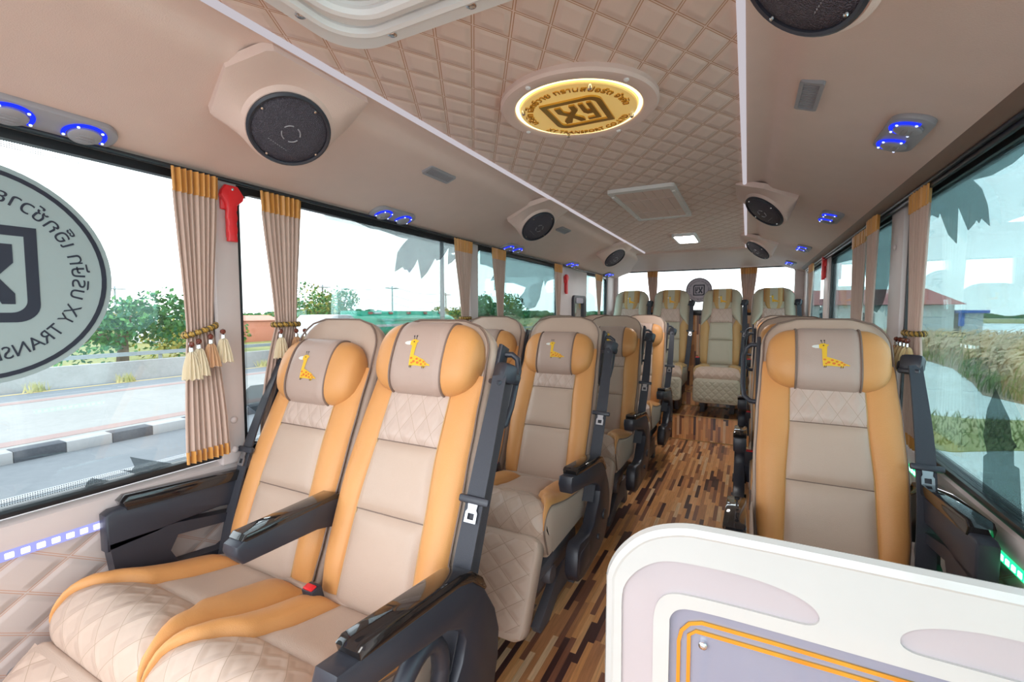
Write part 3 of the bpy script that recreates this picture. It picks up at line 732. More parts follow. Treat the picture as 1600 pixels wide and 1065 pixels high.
        def surf(x, a, lift): return B(x, .845+a/L, .042+lift)
        obj('giraffe_motif', giraffe(surf, .00062), GM, hd)
        for sgn in (-1, 1):
            def ear(p, q, sgn=sgn):
                t = lerp(.50, .98, q); xo = half_w(t)*.95; xi = lerp(xo, .086, min(1, (q/.35))**.8); x = lerp(xi, xo, p)
                return B(sgn*x, t, .008+.034*math.sin(PI*p**.8)**.6*(1-abs(2*q-1)**6))
            m = MB(); m.grid(ear, 12, 24, 0, flip=sgn < 0); obj('headrest_wing', m, MT['leather_olive'], root, 80)
    return B, b, d, n

def cushion_parts(root, z_r, z_f, depth, legs=True, leg_tilt=28, kind='row', LH=.32):
    """cushion running from y=+.02 (rear) to y=-depth (front)"""
    R = .065; path = [(.03, z_r-.02), (.0, z_r)]
    for i in range(1, 13): path.append((lerp(0, -(depth-R), i/12), lerp(z_r, z_f, i/12)-.012*math.sin(PI*i/12)))
    sl = math.atan2(z_f-z_r, depth-R)
    for i in range(1, 11):
        a = PI/2+sl*0-(-1)*0; ang = PI/2+ (PI*.62)*i/10
        path.append((-(depth-R)+R*math.cos(ang), z_f-R+R*math.sin(ang)))
    e = path[-1]; path.append((e[0]+.02, e[1]-.05)); path.append((e[0]+.035, e[1]-.09))
    Ls = [0]
    for p, q in zip(path, path[1:]): Ls.append(Ls[-1]+math.hypot(q[0]-p[0], q[1]-p[1]))
    T = Ls[-1]
    def at(s_):
        l = max(0, min(T, s_*T))
        for i in range(len(Ls)-1):
            if l <= Ls[i+1]+1e-9:
                k = (l-Ls[i])/(Ls[i+1]-Ls[i]); y = lerp(path[i][0], path[i+1][0], k); z = lerp(path[i][1], path[i+1][1], k)
                ty, tz = path[i+1][0]-path[i][0], path[i+1][1]-path[i][1]; q = math.hypot(ty, tz); return y, z, tz/q, -ty/q, l
    # smooth normals along the path
    def nrm(s_):
        ys = [at(max(0, min(1, s_+e_))) for e_ in (-.02, 0, .02)]; ny = sum(v[2] for v in ys); nz = sum(v[3] for v in ys); q = math.hypot(ny, nz); return ny/q, nz/q
    CW = .203
    def Cu(x, s_, o):
        y, z, *_ = at(s_); ny, nz = nrm(s_); return Vector((x, y+ny*o, z+nz*o))
    # body of the cushion
    rings = []
    for i in range(41):
        s_ = i/40; y, z, *_ = at(s_); ny, nz = nrm(s_); w = CW-.006*(1 if i in (0, 40) else 0)
        ring = [Vector((-w, y, z))+Vector((0, ny, nz))*-.010, Vector((-w+.004, y+ny*-.002, z+nz*-.002)), Vector((-w+.014, y+ny*.002, z+nz*.002))]
        ring += [Vector((lerp(-w+.014, w-.014, k/6), y+ny*.002, z+nz*.002)) for k in range(1, 6)]
        ring += [Vector((w-.014, y+ny*.002, z+nz*.002)), Vector((w-.004, y-ny*.002, z-nz*.002)), Vector((w, y, z))+Vector((0, ny, nz))*-.010]
        yb = max(-depth+.10, min(.02, y)); zb_ = .315+(z_f-.49)
        ring += [Vector((w-.003, lerp(y, yb, .8), min(zb_, z-.03) if s_ < .8 else lerp(z, zb_, .0 if s_ > .97 else .4))), Vector((-w+.003, lerp(y, yb, .8), min(zb_, z-.03) if s_ < .8 else lerp(z, zb_, .0 if s_ > .97 else .4)))]
        rings.append(ring)
    m = MB(); m.loft(rings); cu = obj('seat_cushion', m, MT['leather_beige' if kind == 'row' else 'leather_olive'], root, 55)
    def ub(s_): return interp([(0, .42), (.12, .41), (.32, .43), (.46, .49), (.58, .70), (.70, .91), (.78, .965), (1, .97)], s_)
    def puffy(p, q, a, pw=8): return a*(1-abs(2*p-1)**pw)*(1-abs(2*q-1)**pw)
    s1, s2, s3 = .10, .46, .97
    for nm, a, c_, mat, pf in (('rear_panel', .02, s1, 'leather_beige', .010), ('centre_panel', s1, s2, 'leather_beige', .012), ('quilted_panel', s2, s3, 'quilt_cushion', .014)):
        if kind != 'row' and nm != 'quilted_panel': mat = 'leather_olive'
        def fc(p, q):
            s_ = lerp(a, c_, q); w = ub(s_)*CW if nm != 'rear_panel' else CW*.95; return Cu(lerp(-w, w, p), s_, .006+puffy(p, q, pf, 8))
        m = MB(); m.grid(fc, 22, 26, 0, lambda p, q: (lerp(-1, 1, p)*ub(lerp(a, c_, q))*CW, lerp(a, c_, q)*T)); obj(nm, m, MT[mat], cu, 80, 'diamond quilted front of the cushion' if 'quilt' in mat else None)
    for sgn in (-1, 1):
        def fw(p, q, sgn=sgn):
            s_ = lerp(s1, .80, q); x = lerp(ub(s_)*CW, CW*.985, p); k = 1-abs(2*q-1)**8
            return Cu(sgn*x, s_, .005+(.032*math.sin(PI*p**.75)**.6*k*interp([(0, 1), (.55, 1), (1, .25)], q))) if p > 0 else Cu(sgn*x, s_, .006)
        m = MB(); m.grid(fw, 12, 32, 0, flip=sgn < 0); obj('cushion_wing', m, MT['leather_orange' if kind == 'row' else 'leather_tan'], cu, 80)
        m = MB(); m.tube([Cu(sgn*CW*.985, lerp(.06, .97, i/40), .002) for i in range(41)], .003, 6); obj('piping', m, MT['leather_brown'], cu)
    if legs:
        hinge = Vector((0, -depth-.012, z_f-.085)); ld = Vector((0, -math.sin(math.radians(leg_tilt)), -math.cos(math.radians(leg_tilt)))); ln = Vector((0, ld.z, -ld.y))
        H = LH; rings = []
        def LP(x, s_, o): return hinge+ld*(H*s_)+ln*o+Vector((x, 0, 0))
        m = MB(); P = rrect(.40, H, .045, 8); n_ = len(P)
        rings = []
        for sc, o in ((.97, -.038), (1.0, -.030), (1.0, .0), (.985, .012), (.95, .018)): rings.append([LP(x*sc, .5-(y*sc)/H, o) for x, y in P])
        m.loft(rings); lg = obj('leg_rest', m, MT['leather_beige' if kind == 'row' else 'leather_olive'], root, 50)
        def fl(p, q): 
            x, y = lerp(-.19, .19, p), lerp(-H/2+.015, H/2-.015, q); return LP(x, .5-y/H, .016+.010*(1-abs(2*p-1)**8)*(1-abs(2*q-1)**8))
        m = MB(); m.grid(fl, 16, 14, 0, lambda p, q: (p*.38, q*(H-.03))); obj('quilted_panel', m, MT['quilt_leg' if kind == 'row' else 'quilt_olive'], lg, 80, 'diamond quilted pad')

def armrest_c(root, x, dz=0, ring=False, low=True):
    """curved black armrest with a lower control box"""
    outer = [(-.355, .622), (-.345, .650), (-.02, .655), (.03, .645), (.085, .605), (.135, .53), (.155, .45), (.150, .36), (.125, .27), (.075, .215), (.0, .195), (-.20, .185), (-.265, .20), (-.285, .235), (-.275, .315), (-.245, .345), (-.14, .33), (-.08, .35), (-.045, .41), (-.01, .46), (.005, .51), (-.01, .55), (-.06, .572), (-.2, .585), (-.34, .590)]
    sl = lambda y, z: (y, z+(dz-.13*(max(y, -.36)+.33))*min(1, max(0, (z-.3)/.25)))
    outer = [sl(y, z) for y, z in outer]
    m = MB(); m.prism(outer, x-.026, x+.026, 'x', 0, .007, 2); ar = obj('armrest', m, MT['plastic_black'], root, 45)
    m = MB(); pad = [(-.300, .647), (-.305, .664), (-.29, .674), (-.02, .679), (.03, .668), (.075, .637), (.095, .605), (.085, .600), (.03, .640), (-.02, .650)]
    m.prism([sl(y, z) for y, z in pad], x-.028, x+.028, 'x', 0, .006, 2); obj('armrest_pad', m, MT['plastic_gloss'], ar, 40, 'glossy black cap')
    if ring:
        P = []
        for k in range(28):
            a = 2*PI*k/28; P.append((x, -.14+.085*math.cos(a), .425+.105*math.sin(a)+.035*math.cos(a)))
        m = MB(); m.tube(P, .020, 10, 0, True); obj('grip_loop', m, MT['plastic_black'], ar)
    else:
        m = MB(); m.box((x+(.0), -.20, .26), (.060, .13, .09), 0, .012); obj('control_box', m, MT['plastic_black'], ar)
        m = MB(); m.lathe([(.022, -.032), (.022, .032)], 20, 0, (x, .06, .33), 'x'); obj('pivot', m, MT['plastic_black'], ar); m = MB(); m.lathe([(.012, -.034), (.012, .034)], 16, 0, (x, -.03, .27), 'x'); obj('knob', m, MT['plastic_black'], ar)
    return ar
def armrest_bar(root, x, dz=0):
    poly = [(-.36, .600), (-.37, .612), (-.365, .630), (-.33, .644), (-.05, .672), (.04, .682), (.10, .672), (.13, .64), (.13, .585), (.09, .572), (.02, .600), (-.05, .605), (-.34, .585)]
    sl = lambda y, z: (y*.68+.035, z+dz-.13*(y*.68+.035+.21)+.04)
    m = MB(); m.prism([sl(y, z) for y, z in poly], x-.027, x+.027, 'x', 0, .008, 2); ar = obj('armrest', m, MT['plastic_black'], root, 45)
    pad = [(-.345, .640), (-.33, .652), (-.05, .680), (.04, .690), (.09, .682), (.08, .668), (.03, .674), (-.06, .664), (-.33, .634)]
    m = MB(); m.prism([sl(y, z) for y, z in pad], x-.0275, x+.0275, 'x', 0, .005, 2); obj('armrest_pad', m, MT['plastic_gloss'], ar, 40, 'glossy black cap')
def armrest_wall(root, x, dz=0, sgn=1):
    sl = lambda y, z: (y+.08, z+dz+.045-.13*(y+.30))
    poly = [(-.36, .540), (-.36, .635), (-.345, .645), (-.26, .655), (.0, .672), (.06, .660), (.10, .62), (.115, .55), (.105, .50), (.07, .50), (.06, .55), (.02, .585), (-.08, .59), (-.2, .575), (-.25, .56)]
    m = MB(); m.prism([sl(y, z) for y, z in poly], x-.020, x+.020, 'x', 0, .006, 2); ar = obj('armrest', m, MT['plastic_black'], root, 45)
    m = MB(); m.prism([sl(y, z) for y, z in [(-.315, .640), (-.325, .662), (-.31, .676), (.0, .696), (.055, .684), (.085, .655), (.07, .64), (.0, .665)]], x-.025, x+.025, 'x', 0, .005, 2); obj('armrest_pad', m, MT['plastic_gloss'], ar, 40, 'glossy black cap')
    o_ = [(-.355, .56), (-.34, .44), (-.30, .42), (-.05, .43), (.0, .45), (.02, .49), (.01, .54), (-.03, .565), (-.12, .57), (-.2, .575)]
    h_ = [(-.20, .54), (-.22, .50), (-.20, .46), (-.08, .46), (-.045, .48), (-.04, .515), (-.07, .54)]
    m = MB(); m.plate([sl(y, z) for y, z in o_], [[sl(y, z) for y, z in h_]], x-.020, x+.020, 'x'); obj('grip_loop', m, MT['plastic_black'], ar)
def ribbon(mb, pts, dirs, w, th=.0025, m=0):
    rings = []
    for i, (p, dr) in enumerate(zip(pts, dirs)):
        p = Vector(p); dr = Vector(dr).normalized(); t = (Vector(pts[min(i+1, len(pts)-1)])-Vector(pts[max(i-1, 0)])).normalized(); nn = t.cross(dr).normalized()
        ww = w[i] if isinstance(w, list) else w
        rings.append([p+dr*ww/2+nn*th, p-dr*ww/2+nn*th, p-dr*ww/2-nn*th, p+dr*ww/2-nn*th])
    mb.loft(rings); return mb
def belt(root, B, sgn, d, n, bx=-.012):
    top = B(sgn*(.230-bx), .80, .035); end = Vector((sgn*(.205-bx), -.03, .41))
    pts, dirs = [], []
    for i in range(25):
        k = i/24; p = top.lerp(end, k)+n*(.020*math.sin(PI*k)); p.x = lerp(sgn*(.232-bx), sgn*(.214-bx), k)+sgn*.012*math.sin(PI*k)
        pts.append(p); a = lerp(.55, .15, min(1, k*2))*sgn; dirs.append(Vector((math.cos(a), math.sin(a)*.5, math.sin(a)*.2)))
    m = MB(); ribbon(m, pts, dirs, [.046-.010*math.exp(-(i/24*4)**2) for i in range(25)]); be = obj('seat_belt', m, MT['belt_black'], root, 30)
    # return strap behind
    m = MB(); q = [B(sgn*(.236-bx), .83, -.01), B(sgn*(.235-bx), .5, -.02), Vector((sgn*(.225-bx), .0, .36))]; ribbon(m, q, [(0, 1, 0)]*3, .044); obj('return_strap', m, MT['belt_black'], be, 30)
    # guide at the shoulder
    g = B(sgn*(.232-bx), .815, .010); M = Matrix.Translation(g) @ Matrix.Rotation(-sgn*.5, 4, 'Z') @ Matrix.Rotation(-.38, 4, 'X')
    m = MB(); m.box((0, 0, 0), (.058, .045, .052), 0, .012, 2, M); m.box((-sgn*.022, .03, -.005), (.036, .06, .03), 0, .008, 2, M); m.box((0, -.018, -.030), (.054, .018, .014), 0, .005, 2, M); obj('belt_guide', m, MT['plastic_black'], root)
    # tongue
    i = 11; p = pts[i]; t = (pts[i+1]-pts[i-1]).normalized(); x = Vector(dirs[i]).normalized(); nn = t.cross(x).normalized(); 
    if nn.y > 0: nn = -nn
    y = -t; x = y.cross(nn); M = frame(p+nn*.006, x, y, nn)
    m = MB(); m.box((0, .004, 0), (.078, .018, .014), 0, .005, 2, M); tg = obj('belt_tongue', m, MT['plastic_black'], be)
    m = MB(); m.plate([(-.013, 0), (.013, 0), (.011, -.017), (.015, -.023), (.015, -.046), (-.015, -.046), (-.015, -.023), (-.011, -.017)], [[(-.008, -.025), (.008, -.025), (.008, -.039), (-.008, -.039)]], .0, .003, 'z'); m.v = [tuple(M @ Vector(v)) for v in m.v]; obj('tongue_plate', m, MT['steel'], be, 40, 'bright steel belt plate')
def handle(root, B, sgn):
    P = [B(sgn*.185, .90, -.055), B(sgn*.215, .905, -.065), B(sgn*.232, .89, -.07), B(sgn*.240, .85, -.072), B(sgn*.240, .72, -.07), B(sgn*.235, .66, -.068), B(sgn*.215, .635, -.06), B(sgn*.185, .63, -.05)]
    m = MB(); m.tube(P, .0085, 10); obj('grab_handle', m, MT['plastic_black'], root)
    m = MB(); m.prism([(q.y, q.z) for q in (B(0, .93, -.03), B(0, .93, -.075), B(0, .60, -.07), B(0, .60, -.03))], sgn*.192-.007, sgn*.192+.007, 'x', 0, .004); obj('handle_bracket', m, MT['plastic_black'], root)
def base(root):
    m = MB(); m.box((0, -.22, .275), (.36, .38, .05), 0, .015); m.box((0, -.2, .21), (.30, .34, .09), 0, .02); obj('seat_pan', m, MT['plastic_dark'], root)
    for x in (-.13, .13):
        m = MB(); m.prism([(-.33, .0), (-.35, .03), (-.10, .17), (.05, .17), (.09, .03), (.08, .0), (.03, .0), (.01, .05), (-.16, .05), (-.25, .0)], x-.018, x+.018, 'x', 0, .004); obj('leg', m, MT['plastic_dark'], root)
    for x in (-.16, .16):
        m = MB(); m.lathe([(.032, -.022), (.036, -.012), (.036, .012), (.032, .022)], 24, 0, (x, -.30, .225), 'x'); obj('pivot', m, MT['plastic_dark'], root)
def buckle(root, x):
    M = Matrix.Translation((x, -.045, .475)) @ Matrix.Rotation(.25, 4, 'X')
    m = MB(); m.box((0, 0, 0), (.042, .032, .085), 0, .006, 2, M); bk = obj('buckle', m, MT['plastic_black'], root)
    m = MB(); m.box((0, -.004, .044), (.032, .018, .006), 0, .003, 2, M); obj('release_button', m, MT['plastic_red'], bk, 40, 'red release button')
    m = MB(); m.box((0, .01, -.09), (.03, .006, .11), 0, .002, 1, M); obj('strap', m, MT['belt_black'], bk)
REC = math.radians(21.5)
def make_seat(style, head_up, dz=0, leg_tilt=28, name='bus_seat', zf=.512, depth=.425):
    r = thing(name, 'x', 'bus seat', (0, 0, 0), None)
    B, b, d, n = backrest_parts(r, .435, .80, REC, head_up)
    cushion_parts(r, .460, zf, depth, True, leg_tilt)
    base(r)
    if style == 'aisle': armrest_c(r, .246, dz, dz > .0); belt(r, B, 1, d, n); handle(r, B, 1); buckle(r, -.205)
    if style == 'aisle_front': armrest_c(r, .246, dz, True); armrest_bar(r, -.215, .01); belt(r, B, 1, d, n); handle(r, B, 1); buckle(r, -.150)
    if style == 'window': belt(r, B, -1, d, n, .034); armrest_wall(r, -.229, 0); handle(r, B, 1); 
    if style == 'single': armrest_c(r, -.246, -.01); armrest_wall(r, .236, .02, -1); belt(r, B, 1, d, n, .008); handle(r, B, -1); buckle(r, -.205)
    return r
AX, WX, RX = -.80, -1.208, .232
GS = 'reclining beige and orange bus seats with giraffe headrests'
a1 = make_seat('aisle_front', .028, .005, 34, zf=.545, depth=.39); a1.location = (AX, .80, 0); a1['label'] = 'front aisle seat of the left pair, largest headrest giraffe, black looped armrest'; a1['group'] = GS
w1 = make_seat('window', -.052, 0, 45, zf=.545, depth=.39); w1.location = (WX, .80, 0); w1['label'] = 'front window seat of the left pair, beside the two curtains'; w1['group'] = GS
a2 = make_seat('aisle', -.060, -.03); a2.location = (AX, 1.83, 0); a2['label'] = 'left aisle seat directly behind the front aisle seat'; a2['group'] = GS
dup(a2, (AX, 2.79, 0), label='third seat back along the left side of the aisle')
dup(a2, (AX, 3.79, 0), label='last left aisle seat before the wooden steps')
w2 = make_seat('window', -.052, 0); w2.location = (WX, 1.83, 0); w2['label'] = 'second left window seat, mostly hidden behind the front aisle headrest'; w2['group'] = GS
dup(w2, (WX, 2.79, 0), label='third left window seat, only its top showing')
dup(w2, (WX, 3.79, 0), label='last left window seat, beside the black framed mirror')
r1 = make_seat('single', -.006, 0); r1.location = (RX, 1.57, 0); r1['label'] = 'front single seat on the right behind the cream partition'; r1['group'] = GS
dup(r1, (RX, 2.57, 0), label='second right single seat, its top showing behind the front one')
dup(r1, (RX, 3.57, 0), label='third right single seat, mostly hidden behind the others')
# back row
GB = 'four seats of the raised back row'
def make_back_seat():
    r = thing('back_seat', 'x', 'bus seat', (0, 0, 0), GB)
    B, b, d, n = backrest_parts(r, .435, .81, math.radians(17), 0, 'back')
    cushion_parts(r, .43, .44, .43, True, 8, 'back', .225); 
    m = MB(); m.box((0, -.12, .22), (.36, .30, .17), 0, .02); obj('seat_pan', m, MT['plastic_dark'], r)
    for x in (-.13, .13): m = MB(); m.box((x, -.10, .07), (.04, .28, .14), 0, .006); obj('leg', m, MT['plastic_dark'], r)
    belt(r, B, 1, d, n, .022); buckle(r, -.2)
    return r
bs = make_back_seat()
for i, (x, l) in enumerate(((-1.165, 'back row seat at the left corner'), (-.735, 'back row seat second from the left, left of the round rear sticker'), (-.235, 'back row seat right of the round rear sticker, leg rest facing the aisle'), (.225, 'back row seat at the right corner'))):
    s = bs if i == 0 else dup(bs); s.location = (x, 4.98, .19 if False else .235); s['label'] = l

# ------------------------------------------------------------------ cream partition at the front right
r = thing('partition', 'cream partition with grooves and a grey panel in front of the right single seat', 'partition', (.145, .768, 0))
PX = .145
OUTER = [(-.192, .02), (-.192, .742), (-.185, .772), (-.167, .803), (-.136, .834), (-.094, .852), (-.05, .858), (.45, .856), (.483, .85), (.485, .02)]
G1 = [(-.171, .40), (-.173, .672), (-.174, .731), (-.167, .753), (-.151, .776), (-.127, .796), (-.097, .808), (-.032, .811), (.021, .810), (.064, .803), (.092, .791), (.102, .778), (.100, .767), (.090, .761), (.072, .760), (.008, .760), (-.071, .758), (-.096, .754), (-.111, .743), (-.119, .726), (-.122, .704), (-.120, .40)]
G2 = [(.29-x, z) for x, z in G1][::-1]
WIN = [(-.097, .40), (-.098, .705), (-.095, .719), (-.085, .731), (-.066, .737), (.009, .739), (.30, .737), (.365, .735), (.383, .724), (.388, .705), (.387, .40)]
def chaikin(P, n=2, keep=.39):
    for _ in range(n):
        Q = []
        for i, p in enumerate(P):
            q = P[(i+1) % len(P)]
            if p[1] <= keep or q[1] <= keep+.005: Q += [p] if p[1] <= keep+.005 else [p]
            else: Q += [(lerp(p[0], q[0], .25), lerp(p[1], q[1], .25)), (lerp(p[0], q[0], .75), lerp(p[1], q[1], .75))]
        P = Q
    return P
OUTER = chaikin(OUTER, 2, .41); G1 = chaikin(G1, 2, .41); G2 = chaikin(G2, 2, .41); WIN = chaikin(WIN, 2, .41)
loc = lambda P: [(x-PX, z) for x, z in P]
m = MB(); m.prism(loc([(x, z-.006 if z > .7 else z) for x, z in OUTER]), -.008, .024, 'y', 0, .013, 3); obj('core', m, MT['cream_gloss'], r, 50)
m = MB(); m.plate(loc(OUTER), [loc(G1), loc(G2), loc(WIN)], -.032, -.004, 'y'); m.tube([(x-PX, -.020, z) for x, z in OUTER], .0135, 8); fp = obj('front_frame', m, MT['cream_gloss'], r, 40)
for P in (G1, G2): m = MB(); m.prism(loc(P), -.027, -.004, 'y'); obj('groove', m, MT['cream_pink'], r, 40, 'pinkish recessed groove')
m = MB(); m.prism(loc(WIN), -.022, -.004, 'y'); gp = obj('grey_panel', m, MT['panel_grey'], r, 40, 'glossy grey panel')
for P in ([(-.082, .40), (-.083, .676), (-.079, .694), (-.068, .708), (-.050, .715), (.046, .716), (.34, .714), (.362, .705), (.372, .685), (.373, .40)], [(-.067, .40), (-.068, .690), (-.058, .699), (.152, .701), (.340, .700), (.357, .690), (.358, .40)]):
    m = MB(); ribbon(m, [(x-PX, -.024, z) for x, z in P], [(0, 1, 0)]*len(P), .003, .0028); obj('gold_line', m, MT['gold_mirror'], gp, 30, 'shiny gold line')
for x in (-.047, .337): m = MB(); m.lathe([(.0065, -.020), (.0065, -.029), (.004, -.0315), (.0005, -.032)], 16, 0, (x-PX, 0, .681), 'y'); obj('stud', m, MT['chrome'], gp)

# ------------------------------------------------------------------ curtains
def tassel(par, p, mat, h=.085):
    m = MB(); x, y, z = p
    m.lathe([(.0005, .0), (.006, -.003), (.008, -.009), (.006, -.014), (.0005, -.017)], 10, 2, p)
    m.lathe([(.003, -.016), (.006, -.018), (.0065, -.028), (.004, -.031)], 10, 1, p)
    n = 28; rings = []
    for rr, hh in ((.005, -.028), (.010, -.034), (.014, -.05), (.018, -.07), (.021, -.028-h*.75)):
        rings.append([(x+rr*(1+.22*((k % 2)*2-1))*math.cos(2*PI*k/n), y+rr*(1+.22*((k % 2)*2-1))*math.sin(2*PI*k/n), z+hh-.003*((k*7) % 3)) for k in range(n)])
    m.loft(rings, 0); return obj('tassel', m, [MT[mat], MT['chrome'], MT['bead_brown']], par, 30)
def curtain(label, x, yc, w, tie=None, ztie=1.13, wb=None, ybot=None, ztop=1.598, zb=.765, room=1, along='y', folds=8, tass=(), grp='beige curtains with gold headings', tilt=0.0, wt=None):
    r = thing('curtain', label, 'curtain', (x, yc, 0) if along == 'y' else (yc, x, 0), grp)
    ytie = (tie if tie is not None else yc)-yc; wt = wt or .075; wb = wb or w*.95; yb = (ybot if ybot is not None else yc)-yc
    def cw(z):
        if z >= ztie: k = (ztop-z)/(ztop-ztie); k2 = k*k*(3-2*k)*.6+k*.4; return lerp(w, wt, k2), lerp(0, ytie, k2)
        k = min(1, (ztie-z)/(ztie-zb)); k2 = 1-(1-k)**1.8; return lerp(wt, wb, k2), lerp(ytie, yb, k2)
    def P(p, z, amp=.008, ph=0.0, ex=0.0):
        ww, c = cw(z); u = c+(p-.5)*ww; a = amp*(.55+.45*min(1, ww/w))
        o = room*(ex+a*(math.sin(2*PI*folds*p+ph)*.8+.2*math.sin(2*PI*folds*2.3*p+1)))
        return (o, u, z) if along == 'y' else (u, o, z)
    m = MB(); m.grid(lambda p, q: P(p, lerp(zb+.02, ztop-.06, q)), folds*10, 40, 0); obj('fabric', m, MT['curtain_pink'], r, 80)
    m = MB(); m.grid(lambda p, q: P(p, lerp(ztop-.065, ztop, q), .010, 0, .002), folds*10, 6, 0); obj('heading_band', m, MT['curtain_gold'], r, 80, 'shiny gold heading band')
    m = MB(); m.grid(lambda p, q: P(p, lerp(zb, zb+.035, q), .013, 0, .001), folds*10, 4, 0); obj('hem_band', m, MT['curtain_gold'], r, 80, 'shiny gold hem band')
    if tass is not None:
        pts = []; N = 60
        for k in range(N):
            a = 2*PI*k/N; u = ytie+(wt/2+.006)*math.cos(a); o = .022*math.sin(a); pts.append((o, u, ztie+.004+tilt*math.cos(a)) if along == 'y' else (u, o, ztie+.004+tilt*math.cos(a)))
        m = MB(); m.tube(pts, .0065, 6, 0, True)
        for ph in (0, PI):
            hx = []
            for k in range(N*4):
                a = 2*PI*k/(N*4); u = ytie+(wt/2+.006)*math.cos(a); o = .022*math.sin(a); b = a*16+ph; ex = 1+.24*math.cos(b)
                hx.append((o*ex, ytie+(u-ytie)*(1+.11*math.cos(b)), ztie+.004+tilt*math.cos(a)+.0075*math.sin(b)) if along == 'y' else (ytie+(u-ytie)*(1+.11*math.cos(b)), o*ex, ztie+.004+.0075*math.sin(b)))
            m.tube(hx, .0022, 5, 1 if ph else 0, True)
        tb = obj('tieback', m, [MT['rope_gold'], MT['rope_dark']], r, 80, 'braided gold tieback')
        for k, (du, mat, h) in enumerate(tass):
            p = (room*.030, ytie+du*wt, ztie-.010+tilt*2*du) if along == 'y' else (ytie+du*wt, room*.030, ztie-.010)
            tassel(tb, p, mat, h)
    return r
curtain('left curtain beside the round sticker, full length with tassels of cream and tan', -1.405, .758, .125, .755, 1.145, .125, .765, zb=.768, tilt=.014, tass=((-.55, 'tassel_cream', .10), (-.28, 'tassel_cream', .10), (.15, 'tassel_tan', .085), (.62, 'tassel_cream', .09)))
curtain('left curtain just behind the pillar with the red hammer, above the window seat', -1.430, 1.045, .155, 1.05, 1.155, .12, 1.0, wt=.085, tass=((-.5, 'tassel_cream', .09), (.2, 'tassel_tan', .08), (.6, 'tassel_cream', .085)))
curtain('left curtain at the rear end of the second window', -1.405, 2.135, .19, 2.15, 1.165, .16, tass=((0, 'tassel_gold', .08),))
curtain('left curtain in the third window, near the middle of the left side', -1.405, 2.54, .19, 2.56, 1.165, .16, tass=((0, 'tassel_gold', .08),))
curtain('left curtain next to the small hammer at the rear', -1.405, 3.56, .18, 3.56, 1.165, .16, tass=((0, 'tassel_gold', .08),))
curtain('rearmost left curtain by the corner post', -1.405, 4.72, .26, 4.74, 1.165, .2, tass=((0, 'tassel_gold', .08),))
curtain('nearest right curtain, full length with a row of gold tassels', .487, 1.945, .20, 1.93, 1.128, .20, 1.905, zb=.765, room=-1, wt=.125, tass=((-.45, 'tassel_gold', .10), (-.15, 'tassel_gold', .10), (.18, 'tassel_gold', .09), (.5, 'tassel_tan', .09)))
curtain('right curtain just behind the front right pillar', .462, 2.44, .19, 2.44, 1.128, .18, room=-1, wt=.11, tass=((-.3, 'tassel_gold', .09), (.3, 'tassel_tan', .09)))
curtain('right curtain in the second right window', .49, 2.86, .32, 2.86, 1.10, .28, room=-1, wt=.26, tass=((0, 'tassel_gold', .09),))
curtain('rearmost right curtain behind the right hammer', .462, 4.55, .30, 4.55, 1.128, .25, room=-1, tass=((0, 'tassel_gold', .09),))
curtain('left curtain of the rear window', 5.44, -.985, .12, -.97, 1.26, .09, along='x', room=-1, ztop=1.672, zb=1.2, wt=.07, folds=7, tass=None)
curtain('right curtain of the rear window', 5.44, -.0, .16, .0, 1.26, .12, along='x', room=-1, ztop=1.672, zb=1.2, wt=.09, folds=7, tass=None)

# ------------------------------------------------------------------ emergency hammers
HM = {}
def hammer(M, label):
    if HM: return dup(HM['a'], M=M, label=label)
    r = thing('emergency_hammer', label, 'hammer', M=M, group='red emergency hammers')
    m = MB(); m.prism([(-.030, .070), (-.018, .088), (.018, .088), (.030, .072), (.038, .060), (.034, .046), (.016, .030), (.013, .010), (.016, -.01), (.012, -.025), (.015, -.045), (.012, -.06), (.014, -.082), (-.014, -.082), (-.012, -.06), (-.015, -.045), (-.012, -.025), (-.016, -.01), (-.013, .012), (-.018, .036), (-.034, .055)], .006, .026, 'z', 0, .005, 2); obj('hammer_body', m, MT['plastic_red'], r)
    m = MB(); m.box((0, .045, .004), (.050, .060, .014), 0, .004); m.box((0, -.02, .004), (.020, .10, .010), 0, .003); obj('holder', m, MT['plastic_red'], r)
    m = MB(); m.lathe([(.004, .024), (.004, .028), (.0005, .029)], 12, 0, (0, .076, 0)); obj('screw', m, MT['chrome'], r)
    m = MB(); m.lathe([(.0045, .0), (.003, .010), (.0005, .016)], 12, 0, (0, 0, 0), 'x'); m.v = [(v[0]+.034, v[1]+.062, v[2]+.016) for v in m.v]; obj('hammer_tip', m, MT['steel'], r)
    HM['a'] = r; return r
hammer(frame((-1.438, .868, 1.500), (0, 1, 0), (0, 0, 1), (1, 0, 0)), 'red emergency hammer on the pillar between the two nearest left curtains')
hammer(frame((-1.438, 3.80, 1.445), (0, 1, 0), (0, 0, 1), (1, 0, 0)), 'small red emergency hammer on the rear left wall beside the black framed mirror')
hammer(frame((.498, 4.02, 1.52), (0, -1, 0), (0, 0, 1), (-1, 0, 0)), 'red emergency hammer on the rear right pillar')
